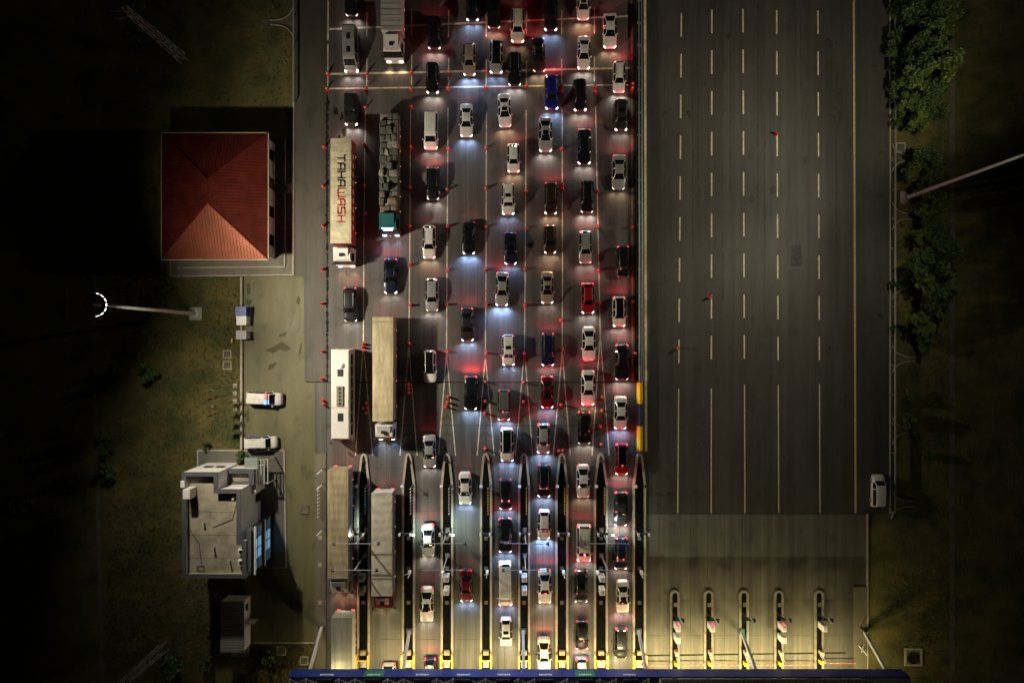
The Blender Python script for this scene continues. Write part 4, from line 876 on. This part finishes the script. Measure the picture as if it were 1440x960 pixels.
def car(x, y, kind, colour, label, head='w', brake=1, rz=0, roof=None, rails=False, grp='vehicles queueing at the toll', cat=None, sc=1.0, tk=1.0, sunroof=False):
    kind0 = kind; kind = kind + '_b' if kind in ('sedan', 'suv') and random.random() < .45 else kind
    rz += R(random.uniform(-.9, .9)); sc *= random.uniform(.97, 1.03)
    if kind0 in ('suv', 'hatch') and random.random() < .3: rails = True
    c = CT[kind]; ms = CM[kind]; L, w = c['L'], c['W'] / 2; p = P(x, y, .7)
    t = thing({'sedan': 'sedan_car', 'suv': 'sport_utility_car', 'hatch': 'hatchback_car', 'wagon': 'estate_car', 'mpv': 'passenger_van', 'minibus': 'minibus'}[kind0], label, cat or ('van' if kind in ('mpv', 'minibus') else 'car'), (p.x, p.y, Z1 + .002), rz, grp)
    t.scale = (sc, sc, sc); pm = paint(colour)
    obj('body', ms['body'], t, m=pm)
    obj('roof', ms['roof'], t, m=(GLASS if roof == 'glass' else paint(roof) if roof else pm))
    for k in ('windshield', 'rear_window', 'side_window_0f', 'side_window_0r', 'side_window_1f', 'side_window_1r'):
        if k in ms: obj(k[:11] if k.startswith('side') else k, ms[k], t, m=GLASS)
    hm, hcol, hk = HC_[head]
    if hk and random.random() < .4: hm = {'w': HEADW2, 'y': HEADY2}.get(head, hm)
    for s in (0, 1):
        obj('headlight', ms[f'headlight_{s}'], t, m=hm); obj('taillight', ms[f'taillight_{s}'], t, m=TAILON if brake else (TAILDIM if head != '0' else CONE_R))
        sg = 1 if s == 0 else -1
        ym = -L / 2 + L * (c['ws'][0] + .07)
        obj('mirror', ms['mirror'], t, (sg * (w + .07), ym, 1.0 if kind0 in ('sedan', 'hatch', 'wagon') else 1.15), m=pm)
        for yy in (-L * .315, L * .29): obj('wheel', ms['wheel'], t, (sg * (w - .1), yy, ms['_r']))
        if rails: obj('roof_rail', ms['rail'], t, (sg * w * (c['rwk'] - .03), L * .1, max(z for _, z in c['top']) + .03), m=STEEL)
    zr = max(z for _, z in c['top']); yr = L * (sum(c['roof']) / 2 - .5)
    if roof is None and kind0 != 'minibus' and (sunroof or random.random() < .2): MB().box(-w * .42, w * .42, yr - L * .12, yr - L * .005, zr + .004, zr + .026).build('sunroof', GLASS, t)
    if random.random() < .6: MB().add([(-.03, yr + L * .1, zr - .04), (.03, yr + L * .1, zr - .04), (.02, yr + L * .1 + .18, zr - .04), (-.02, yr + L * .1 + .18, zr - .04), (0, yr + L * .1 + .16, zr + .1)], [(0, 1, 4), (1, 2, 4), (2, 3, 4), (3, 0, 4)]).build('antenna_fin', BLACKM, t)
    hv = random.uniform(.45, 1.5)
    if hk:
        for sg in (-1, 1): spot(t, (sg * w * .68, -L / 2 - .04, .68), (0, -1, -.12), E_HEAD * hk * hv, hcol, 150, 1.0, .08, 'headlight_beam')
    if head != '0':
        for sg in (-1, 1): spot(t, (sg * w * .7, L / 2 + .05, 1.05), (0, 1, 0), E_TAIL * tk * random.uniform(.7, 1.6) * (1 if brake else .25), (1, .05, .085), 165, .6, .1, 'taillight_glow')
    return t
LN = [(483, 'first'), (545, 'second'), (605, 'third'), (657, 'fourth'), (712, 'fifth'), (768, 'sixth'), (821, 'seventh'), (872, 'eighth')]
KN = {'sedan': 'sedan', 'suv': 'SUV', 'hatch': 'hatchback', 'wagon': 'estate car', 'mpv': 'van', 'minibus': 'minibus'}
CARS = [  # x, y, kind, paint, head, brake, options, extra words
 (494.5, -1, 'sedan', 'black', 'w', 0, {}, ''), (494, 71, 'minibus', 'silver', 'w', 0, {}, 'with roof hatches'), (494, 153, 'suv', 'charcoal', 'w', 0, {}, ''), (493, 428, 'suv', 'charcoal', 'w', 1, {}, ''),
 (549.5, 388, 'sedan', 'navy', 'w', 1, {}, ''),
 (611, 47, 'suv', 'black', 'w', 0, {}, ''), (608.5, 110, 'suv', 'black', 'w', 1, {}, ''), (606, 184, 'mpv', 'white', 'w', 0, {}, ''), (609, 258, 'suv', 'black', 'w', 1, {}, ''), (603.5, 340, 'wagon', 'white', 'y', 0, {'rails': True}, 'with roof rails'), (607.5, 414, 'wagon', 'silver', 'w', 0, {}, ''), (604.5, 515, 'wagon', 'white', '0', 0, {'roof': 'glass'}, 'with black roof'), (604, 634, 'sedan', 'silver', 'w', 0, {}, ''), (602, 759, 'sedan', 'white', 'w', 1, {}, 'under green light'), (600.5, 849, 'sedan', 'white', 'w', 0, {}, ''), (605, 945, 'hatch', 'navy', 'b', 1, {}, 'half under the canopy'),
 (664.5, 8, 'suv', 'black', 'w', 0, {}, ''), (660, 83, 'wagon', 'beige', 'w', 0, {}, ''), (656, 169, 'sedan', 'white', 'w', 0, {}, ''), (659.5, 334, 'sedan', 'black', 'B', 0, {}, 'with blue headlight beams'), (657, 456, 'sedan', 'charcoal', 'w', 1, {}, ''), (662, 552, 'sedan', 'black', 'b', 1, {'tk': 4}, 'with bright red rear lights'), (654, 686, 'sedan', 'white', 'w', 0, {}, ''), (655.5, 823, 'sedan', 'maroon', 'w', 0, {}, ''),
 (695, 16, 'sedan', 'black', 'y', 1, {}, ''), (728, 36, 'suv', 'cream', 'y', 0, {}, ''), (698, 80, 'suv', 'silver', 'w', 1, {'roof': 'glass'}, 'with black roof'), (723.5, 97, 'suv', 'black', 'w', 0, {}, ''), (709.5, 155, 'sedan', 'white', 'y', 0, {'rz': R(2.5)}, ''), (722, 222, 'hatch', 'white', 'y', 1, {}, ''), (714.5, 280, 'suv', 'white', 'w', 0, {'rails': True}, 'with roof rails'), (718, 349, 'sedan', 'navy', 'b', 0, {}, ''), (706, 406, 'sedan', 'silver', 'B', 1, {'rz': R(-1.5)}, ''), (715, 492, 'suv', 'white', 'w', 0, {}, ''), (708.5, 569, 'suv', 'grey', 'w', 0, {}, ''), (713, 625, 'suv', 'white', 'B', 1, {'roof': 'glass'}, 'with black roof'), (711, 694, 'suv', 'black', 'b', 0, {}, ''), (710.5, 752, 'sedan', 'black', 'w', 1, {}, ''), (710.5, 820, 'minibus', 'white', 'w', 0, {}, ''), (711.5, 888, 'hatch', 'white', 'w', 0, {}, ''),
 (774.5, 20, 'suv', 'black', 'b', 1, {}, ''), (757.5, 77, 'sedan', 'brown', 'y', 1, {'rz': R(3)}, 'slightly askew'), (775.5, 130, 'suv', 'blue', 'b', 1, {}, ''), (767, 189, 'sedan', 'silver', 'w', 0, {}, ''), (774.5, 279, 'suv', 'brown', 'y', 1, {}, ''), (773.5, 336, 'hatch', 'brown', 'y', 0, {'sc': .96}, ''), (769.5, 404, 'sedan', 'beige', 'w', 0, {'sunroof': True}, 'with glass sunroof'), (770.5, 491, 'suv', 'navy', 'w', 1, {}, ''), (769.5, 551, 'sedan', 'maroon', 'w', 1, {}, ''), (764, 616, 'hatch', 'silver', 'w', 1, {}, ''), (765, 675, 'suv', 'black', 'w', 0, {}, ''), (765, 737, 'hatch', 'white', 'B', 0, {}, 'lit by cool light'), (766, 824, 'sedan', 'white', 'w', 1, {}, ''), (765, 919, 'sedan', 'white', 'w', 1, {}, 'glaring bright near the canopy'),
 (820, 5, 'sedan', 'white', 'y', 0, {}, ''), (821, 74, 'sedan', 'white', 'w', 1, {}, ''), (815.5, 134, 'suv', 'black', 'w', 0, {}, ''), (821.5, 206, 'sedan', 'black', 'w', 1, {}, 'with bright brake lights'), (825.5, 276, 'suv', 'black', 'w', 0, {}, ''), (823, 347, 'wagon', 'silver', 'w', 1, {'rails': True}, 'with roof rails'), (826.5, 419, 'hatch', 'red', 'w', 1, {'sc': 1.06}, ''), (828, 483, 'sedan', 'white', '0', 0, {}, ''), (827, 545, 'sedan', 'white', 'y', 1, {}, ''), (821.5, 601, 'suv', 'black', 'w', 1, {}, ''), (820, 676, 'sedan', 'white', 'y', 0, {}, ''), (821, 763, 'mpv', 'white', 'w', 1, {'rails': True}, ''), (817, 823, 'suv', 'black', 'w', 1, {}, 'with red reflections'), (818, 892, 'hatch', 'black', 'w', 0, {}, ''), (817.5, 946, 'suv', 'grey', 'w', 1, {}, 'half under the canopy'),
 (857.5, 43, 'sedan', 'white', 'y', 0, {}, ''), (870.5, 108, 'wagon', 'white', 'w', 1, {'rails': True, 'sc': .95}, 'with roof rails'), (873, 162, 'suv', 'charcoal', 'w', 0, {}, 'beside the median'), (870, 242, 'sedan', 'silver', 'y', 1, {'sc': 1.03}, ''), (876, 368, 'suv', 'black', '0', 1, {}, ''), (870.5, 438, 'hatch', 'white', 'w', 1, {'roof': 'glass', 'sc': 1.06}, 'with black roof'), (874.5, 509, 'sedan', 'black', 'w', 1, {'sc': 1.04}, ''), (872.5, 580, 'sedan', 'white', 'b', 1, {}, ''), (874, 645, 'suv', 'red', 'w', 1, {'roof': 'glass'}, 'with black roof'), (873, 715, 'sedan', 'charcoal', 'w', 1, {}, ''), (873, 777, 'suv', 'navy', 'w', 1, {}, ''), (875.5, 838, 'sedan', 'white', 'w', 0, {}, ''), (873, 903, 'suv', 'charcoal', 'y', 1, {}, ''),
]
cnt = {}
TRUCK_Y = [(483, 284), (483, 557), (483, 745), (483, 905), (545, 30), (545, 240), (545, 528), (545, 775), (545, 957)]
allv = sorted([(c[0], c[1]) for c in CARS] + TRUCK_Y, key=lambda a: a[1])
def lane_of(x): return min(range(8), key=lambda i: abs(LN[i][0] - x))
RANK = {}
for x, y in allv:
    l = lane_of(x); RANK[(x, y)] = cnt.get(l, 0); cnt[l] = cnt.get(l, 0) + 1
def place_words(x, y): return f'{ORD[RANK[(x, y)]]} from the top in the {LN[lane_of(x)][1]} queue lane from the buildings'
for x, y, kind, colr, head, brake, opt, extra in CARS:
    if head == 'w' and 650 < x < 780 and random.random() < .55: head = 'b'
    lab = f'{colr} {KN[kind]} {extra}'.strip()
    ws = place_words(x, y)
    if len((lab + ' ' + ws).split()) > 16: ws = ws.replace(' from the buildings', '')
    car(x, y, kind, colr, f'{lab}, {ws}', head, brake, **opt)

# details of single vehicles
tg = [o for o in COL.objects if o.get('label', '').startswith('silver minibus')][0]
for y, m in ((1.2, BLACKM), (-.6, BLACKM)): MB().cbox(-.25, .25, y - .4, y + .4, 2.46, 2.52, .02).build('roof_hatch', m, tg)
# parked cars
pc = car(372, 560, 'mpv', 'white', 'white police van with red and blue light bar parked in the yard', '0', 0, R(88), None, False, 'police cars in the yard', 'police van')
lb = MB().box(-.75, .75, -.16, .16, 0, .06).build('light_bar', BLACKM, pc, False, (0, -.62, 1.9))
MB().cbox(-.72, -.06, -.14, .14, .061, .18, .03).build('blue_beacon', mat('beacon_blue', (.02, .05, .6), .2, emit=(.05, .2, 1), estr=6), lb)
MB().cbox(.06, .72, -.14, .14, .061, .18, .03).build('red_beacon', mat('beacon_red', (.6, .02, .02), .2, emit=(1, .06, .04), estr=5), lb)
spot(pc, (-.5, -.75, 2.12), (-.4, -.9, -.7), 35, (.15, .3, 1), 150, .8, .1, 'beacon_light')
spot(pc, (.5, -.5, 2.12), (.5, .6, -.6), 14, (1, .1, .06), 150, .8, .1, 'beacon_light')
MB().box(-.972, -.968, -1.9, 1.8, .7, .95).build('side_stripe', mat('police_stripe', (.02, .08, .5), .4), pc)
pc2 = car(367, 622, 'mpv', 'white', 'white patrol van with blue side stripe parked by the building plinth', '0', 0, R(92), None, True, 'police cars in the yard', 'police van', .93)
MB().box(.968, .973, -1.9, 1.8, .7, .95).build('side_stripe', MATS['police_stripe'], pc2)
car(1234.5, 690, 'mpv', 'white', 'white van parked alone on the shoulder of the exit road', '0', 0, R(178), None, False, 'parked van', 'van', .9)

# ------------------------------------------------------------------ trucks and coach
TW = 1.36
def wheel_at(t, x, y, r=.5):
    MB().tube((x - .16, y, r), (x + .16, y, r), r, n=18).tube((x - .165, y, r), (x + .165, y, r), r * .55, n=12, mi=1).build('wheel', [RUBBER, STEEL], t)
def cab(t, y1, colour, h=3.0, lit='w', visor=None, L=2.3, beam=1.0):
    """cab-over tractor: y1 is the rear wall of the cab, the nose is L further forward (-y)"""
    m = mat('truck_paint_' + colour, PAINTS[colour], .35, coat=.5); w = 1.3; h += .35; y0 = y1 - L
    sec = [(y0, .55, 1.15, .93), (y0 - .02, 1.25, 1.2, .97), (y0 + .12, 1.75, 1.21, .98), (y0 + .42, h - .35, 1.17, .95), (y0 + .62, h - .08, 1.08, .88), (y0 + .95, h, 1.05, .86)]
    b = MB(); n = len(sec)
    # nose as a loft, flanks and back as planes
    lft = [(-w * a, y, z) for y, z, a, _ in [(s[0], s[1], s[2] / 1.22, 0) for s in sec]]; rgt = [(-x, y, z) for x, y, z in lft]
    for i in range(n - 1):
        if i == 2: continue
        b.add([lft[i], rgt[i], rgt[i + 1], lft[i + 1]], [(0, 1, 2, 3)])
    back = [(-w * .9, y1, h), (w * .9, y1, h), (w, y1, .55), (-w, y1, .55)]
    b.add([lft[-1], rgt[-1], back[1], back[0]], [(0, 1, 2, 3)]); b.add(back, [(0, 1, 2, 3)])
    for sd, ch in ((lft, back[3]), (rgt, back[2])):
        bk = [back[0] if ch == back[3] else back[1], ch]
        b.add(sd + bk, [tuple(range(n + 2)) if sd is rgt else tuple(range(n + 2))[::-1]])
    b.add([lft[0], rgt[0], back[2], back[3]], [(3, 2, 1, 0)])
    b.build('cab', m, t)
    MB().add([lft[2], rgt[2], rgt[3], lft[3]], [(0, 1, 2, 3)]).build('windshield', GLASS, t)
    for s in (-1, 1):
        MB().box(s * 1.302 - .012, s * 1.302 + .012, y0 + .5, y1 - .75, 1.75, h - .55).build('side_window', GLASS, t)
        MB().box(s * 1.5 - .1, s * 1.5 + .1, y0 + .1, y0 + .24, 1.7, 2.5).build('mirror', BLACKM, t)
        MB().box(s * .86 - .26, s * .86 + .26, y0 - .12, y0 - .01, .62, .9).build('headlight', HC_[lit][0], t)
        spot(t, (s * .86, y0 - .16, .78), (0, -1, -.22), E_HEAD * 1.3 * beam, HC_[lit][1], 95, .8, .08, 'headlight_beam')
        wheel_at(t, s * 1.03, y0 + 1.05)
    MB().cbox(-1.22, 1.22, y0 - .1, y0 + .3, .3, .58, .05).build('bumper', m, t)
    for k in (-.7, -.35, 0, .35, .7): MB().box(k - .08, k + .08, y0 + .5, y0 + .58, h - .1, h - .02).build('roof_marker', ORANGE_D if visor is None else HEADB, t)
    MB().add([(-.95, y1 - .2, h + .5), (.95, y1 - .2, h + .5), (.85, y0 + 1.05, h + .01), (-.85, y0 + 1.05, h + .01), (-.95, y1 - .2, h + .01), (.95, y1 - .2, h + .01)], [(3, 2, 1, 0), (0, 1, 5, 4), (0, 4, 3), (1, 2, 5)]).build('air_deflector', m, t)
    MB().box(-.3, .3, y0 + 1.0, y0 + 1.45, h + .26, h + .33).build('roof_hatch', BLACKM, t) if colour != 'green' else None
def trailer(t, y0, y1, top, roofm, sidem, beams=True, stripe=None, w=TW, seams=0):
    """box trailer from y0 (front) to y1 (rear)"""
    MB().box(-w, w, y0, y1, 1.15, top - .13).build('cargo_box', sidem, t)
    nx, ny = 10, max(24, int((y1 - y0) * 4)); rr = random.Random(int(y1 * 100)); cov = MB(); vs = []
    for j in range(ny + 1):
        y = y0 - .02 + (y1 - y0 + .04) * j / ny; sg = .045 * abs(math.sin(math.pi * (y - y0) / 1.15))
        for i in range(nx + 1):
            u = -1 + 2 * i / nx; e = 1 - abs(u) ** 4
            vs.append((u * (w + .02), y, top + .02 - .07 * abs(u) ** 6 - sg * e + rr.uniform(-.008, .008)))
    cov.add(vs, [(j * (nx + 1) + i, j * (nx + 1) + i + 1, (j + 1) * (nx + 1) + i + 1, (j + 1) * (nx + 1) + i) for j in range(ny) for i in range(nx)])
    for s in (-1, 1): cov.box(s * (w + .02) - .012, s * (w + .02) + .012, y0 - .02, y1 + .02, top - .3, top - .05)
    cov.build('roof_cover', roofm, t, True)
    for k in range(seams):
        y = y0 + (y1 - y0) * (k + .5) / seams; MB().box(-w - .01, w + .01, y - .03, y + .03, top + .021, top + .045).build('roof_bow', roofm, t)
    MB().box(-.9, .9, y0 + .6, y1 - .1, .85, 1.14).build('chassis', STEELD, t)
    for s in (-1, 1):
        for k in range(3): wheel_at(t, s * 1.08, y1 - 1.6 - 1.32 * k)
        MB().box(s * 1.0 - .2, s * 1.0 + .2, y1 + .03, y1 + .08, .95, 1.12).build('taillight', TAILON, t)
        for k in range(4):
            y = y0 + (y1 - y0) * (k + .5) / 4; MB().box(s * (w + .001), s * (w + .03), y - .08, y + .08, 1.05, 1.13).build('side_marker', ORANGE, t)
        MB().box(s * w * .5 - w * .49, s * w * .5 + w * .49, y1 + .022, y1 + .04, 1.2, top - .2).build('rear_door', roofm, t)
        spot(t, (s * .9, y1 + .12, 1.0), (0, 1, -.2), E_TAIL * .5, (1, .05, .085), 165, .6, .12, 'taillight_glow')
CREAM = mat('tarpaulin_cream', (.47, .42, .29), .75, var=.28, vscale=.9, bump=.4, bscale=2)
TAN = mat('tarpaulin_tan', (.40, .34, .21), .7, var=.28, vscale=.8, stretch=(3, .4, 1)); TAN2 = mat('tarpaulin_brown', (.27, .225, .14), .75, var=.3, vscale=.8, stretch=(3, .4, 1))
WTARP = mat('tarpaulin_grey', (.40, .375, .31), .75, var=.25, vscale=1)
REDSIDE = mat('tarpaulin_red', (.30, .03, .04), .6, var=.35, vscale=1.2)
GSIDE = mat('side_grey', (.30, .31, .33), .5, var=.1)
def truck(name, x, yr, yf_trailer, label, top=4.0, cat='truck', grp='trucks in the queue'):
    """x of the roof, rear end yr and front end yf of the trailer, all as seen at roof height"""
    a, b = P(x, yr, top), P(x, yf_trailer, top); t = thing(name, label, cat, (a.x, b.y, Z1 + .002), 0, grp); return t, a.y - b.y

# 1: white tarpaulin lorry with lettering
t, L_ = truck('semi_truck', 479.2, 195, 342, 'white semi truck with black and red lettering on its cream trailer roof')
trailer(t, 0, L_, 4.0, CREAM, REDSIDE, seams=12); cab(t, -.45, 'white', 3.15, 'y', beam=.8)
STROKES = {'T': [[(0, 1), (.8, 1)], [(.4, 1), (.4, 0)]], 'A': [[(0, 0), (0, .75), (.15, 1), (.8, 1), (.8, 0)], [(0, .42), (.8, .42)]], 'H': [[(0, 0), (0, 1)], [(.8, 0), (.8, 1)], [(0, .5), (.8, .5)]],
           'W': [[(0, 1), (0, .15), (.12, 0), (.95, 0), (1.1, .15), (1.1, 1)], [(.55, 0), (.55, .9)]], 'S': [[(.8, 1), (.1, 1), (0, .9), (0, .6), (.1, .52), (.7, .48), (.8, .4), (.8, .1), (.7, 0), (0, 0)]]}
LBLK, LRED = mat('lettering_black', (.012, .012, .014), .6), mat('lettering_red', (.42, .035, .02), .6)
xo = 0.0; size_x, size_y = 1.02, .92
for i, ch in enumerate('TAHAWASH'):
    m = LBLK if i < 4 else LRED; b = MB()
    for stv in STROKES[ch]:
        for p, q in zip(stv, stv[1:]):
            f = lambda u: (-.38 + u[1] * size_y, L_ - 2.25 - (xo + u[0]) * size_x, 4.042)
            p3, q3 = Vector(f(p)), Vector(f(q)); d = (q3 - p3).normalized() * .075; b.bar(p3 - d, q3 + d, .17, .012)
    b.build('letter', m, t); xo += (1.1 if ch == 'W' else .8) + .30
for k in range(9): MB().box(TW + .001, TW + .012, 2 + k * 1.2, 2.7 + k * 1.2, 2.3, 3.0).build('side_lettering', WHITEP, t)

# 2: coach
a = P(478.5, 491, 3.4); b_ = P(478.5, 622, 3.4); L_ = a.y - b_.y
t = thing('coach', 'long white coach with dark roof hatches next to the yard', 'bus', (a.x, b_.y, Z1 + .002), 0, 'trucks in the queue')
bw = 1.29; WB = mat('coach_white', (.58, .57, .545), .35, coat=.5, var=.06, vscale=1)
MB().add([(-bw, 0, .35), (bw, 0, .35), (bw, L_, .35), (-bw, L_, .35), (-bw, -.02, 1.5), (bw, -.02, 1.5), (bw, L_, 3.1), (-bw, L_, 3.1), (-bw, .35, 3.05), (bw, .35, 3.05), (bw - .2, .55, 3.32), (-bw + .2, .55, 3.32), (bw - .2, L_ - .2, 3.32), (-bw + .2, L_ - .2, 3.32)],
         [(3, 2, 1, 0), (0, 1, 5, 4), (4, 5, 9, 8), (8, 9, 10, 11), (11, 10, 12, 13), (13, 12, 6, 7), (7, 6, 2, 3), (1, 2, 6, 9, 5), (9, 6, 12, 10), (3, 0, 4, 8, 7), (7, 8, 11, 13)]).build('body', WB, t)
MB().add([(-bw + .1, -.035, 1.5), (bw - .1, -.035, 1.5), (bw - .15, .33, 3.0), (-bw + .15, .33, 3.0)], [(0, 1, 2, 3)]).build('windshield', GLASS, t)
for s in (-1, 1):
    for k in range(7): MB().box(s * bw - .015, s * bw + .015, .9 + k * 1.6, 2.35 + k * 1.6, 1.6, 2.75).build('side_window', GLASS, t)
    for y in (2.2, L_ - 3.4, L_ - 2.3): wheel_at(t, s * (bw - .2), y)
    MB().box(s * .85 - .22, s * .85 + .22, -.06, .0, .7, .95).build('headlight', HEADY, t); MB().box(s * 1.05 - .12, s * 1.05 + .12, L_, L_ + .03, .9, 1.5).build('taillight', TAILON, t)
    MB().box(s * (bw + .25) - .08, s * (bw + .25) + .08, -.3, -.12, 2.1, 2.7).build('mirror', BLACKM, t)
    spot(t, (s * .85, -.12, .8), (0, -1, -.2), 40, (1, .72, .42), 90, .8, .08, 'headlight_beam')
MB().box(-bw + .2, bw - .2, L_ - .02, L_ + .02, 1.9, 2.9).build('rear_window', GLASS, t)
Y_ = lambda y: (P(0, y, 3.4).y - b_.y)
MB().cbox(-.38, .35, Y_(529), Y_(519), 3.321, 3.42, .03).build('roof_hatch', BLACKM, t); MB().cbox(-.35, .35, Y_(592), Y_(581), 3.321, 3.42, .03).build('roof_hatch', BLACKM, t)
d = MB()
for k in range(6): d.tube((.15, Y_(514), 3.32 + .06 * k), (.15, Y_(514), 3.38 + .06 * k), .42 * math.cos(k * .25), .42 * math.cos((k + 1) * .25), 16)
d.build('antenna_dome', WHITEP, t)
ac = MB().cbox(-.5, .45, Y_(571), Y_(543), 3.321, 3.5, .05).build('air_conditioner', mat('ac_housing', (.16, .14, .10), .6), t)
for k in range(5): MB().tube((-.02, Y_(546.5 + k * 5.2), 3.501), (-.02, Y_(546.5 + k * 5.2), 3.53), .19, n=14).build('fan', BLACKM, ac)
MB().box(-bw + .05, bw - .05, Y_(573.5), Y_(572.3), 3.325, 3.35).build('roof_seam', KERB, t)

# 3 and 4: the trucks on the islands of the first and last metres of lane one
t, L_ = truck('semi_truck', 475, 661, 813, 'tan roofed semi truck entering the first toll lane below the white coach')
trailer(t, 0, L_, 4.0, TAN2, GSIDE); cab(t, -.4, 'silver', 3.0, 'y')
t, L_ = truck('box_truck', 480, 868, 1000, 'silver box truck passing under the canopy in the first toll lane', 3.6)
trailer(t, 0, L_, 3.6, mat('truck_roof_silver', (.27, .275, .25), .5, var=.3, vscale=.6, stretch=(3, .2, 1)), mat('truck_side_white', (.55, .53, .5), .5)); cab(t, -.4, 'white', 2.9, 'w')
# 5: box lorry at the top of lane two
t, L_ = truck('box_truck', 549.8, -70, 42, 'white box truck with ribbed pale roof at the top of the second lane')
trailer(t, 0, L_, 4.0, mat('box_roof_white', (.42, .40, .36), .6, var=.1), mat('box_side_white', (.5, .48, .45), .6), seams=14); cab(t, -.4, 'white', 3.1, 'y', L=2.6)
# 6: green lorry with an open load
t, L_ = truck('flatbed_truck', 545, 156, 297, 'green cab flatbed lorry carrying a rough stacked load', 3.4)
MB().box(-1.3, 1.3, 0, L_, 1.0, 1.25).build('flatbed', STEELD, t)
for s in (-1, 1):
    MB().box(s * 1.3 - .04, s * 1.3 + .04, 0, L_, 1.251, 1.75).build('side_board', mat('board_grey', (.12, .14, .13), .6), t)
    for k in range(3): wheel_at(t, s * 1.08, L_ - 1.6 - 1.32 * k); 
    for k in range(6): MB().box(s * 1.35, s * 1.38, .3 + k * 2.1, .42 + k * 2.1, 1.0, 1.12).build('side_marker', ORANGE, t)
    MB().box(s * 1.0 - .2, s * 1.0 + .2, L_, L_ + .05, 1.0, 1.2).build('taillight', TAILDIM, t)
PAINTS['green'] = (.010, .085, .085)
cab(t, -.15, 'green', 3.1, 'B', visor=1, L=2.7, beam=1.1)
MB().box(-.62, .62, -2.55, -2.3, 2.95, 3.2).build('light_bar', HEADB, t)
gx, gy = t.location.x, t.location.y
LC = [mat('bundle_' + str(i), c, .85, var=.35, vscale=2.5, bump=.6, bscale=5) for i, c in enumerate(((.17, .16, .125), (.10, .095, .075), (.23, .215, .17), (.14, .095, .055), (.07, .075, .06)))]
rn = random.Random(3); rows = 14
for k in range(rows):
    split = rn.choice(((-1.25, -.45, .4, 1.25), (-1.25, -.2, .55, 1.25), (-1.25, -.6, .1, 1.25)))
    for sx in range(3):
        x0, x1 = split[sx], split[sx + 1]; w, d_ = (x1 - x0) / 2 - .03, rn.uniform(.4, .49) * L_ / rows; h = rn.uniform(1.1, 2.15); c_ = rn.uniform(.06, .16)
        b = MB().cbox(-w, w, -d_, d_, 0, h, c_); st_z = rn.uniform(.3, .6)
        b.v = [(x + rn.uniform(-.05, .05), y + rn.uniform(-.05, .05), z + (rn.uniform(-.09, .05) if z > .5 else 0)) for x, y, z in b.v]
        o = b.build('cargo_bundle', LC[4 if rn.random() < .2 else 3 if k < 3 and rn.random() < .6 else rn.choice((0, 1, 2, 1))], None, False, (gx + (x0 + x1) / 2, gy + (k + .5) * L_ / rows, Z1 + 1.252), rn.uniform(-.1, .1))
        tag(o, f'rough wrapped bundle on the green lorry, {ORD[k]} row from the cab, {("outer yard side", "middle", "outer median side")[sx]}', 'bundle', 'bundles loaded on the green lorry')
# 7: long beige trailer
t, L_ = truck('semi_truck', 538.2, 446, 592, 'long plain beige trailer truck in the second lane beside the coach')
trailer(t, 0, L_, 4.0, TAN, mat('trailer_side_brown', (.20, .15, .12), .6, var=.2)); cab(t, -.5, 'white', 2.9, 'b', beam=1.3)
MB().box(-TW, TW, L_ - .75, L_ - .5, 4.021, 4.03).build('roof_band', mat('band_brown', (.30, .25, .14), .7), t)
# 8: pale trailer with red cab
t, L_ = truck('semi_truck', 536.5, 694, 838, 'pale trailer truck with dark red cab between the first two islands')
trailer(t, 0, L_, 3.9, WTARP, mat('trailer_side_dark', (.10, .10, .11), .5)); cab(t, -.2, 'maroon', 2.8, 'y')
for y in (2.3, 5.6): MB().box(-TW, TW, y, y + .12, 3.921, 3.94).build('roof_seam', mat('seam_dark', (.13, .12, .09), .8), t)
# 9: white van under the canopy in lane two
car(547.5, 957, 'mpv', 'white', 'white van tail just showing under the canopy in the second lane', 'w', 0)
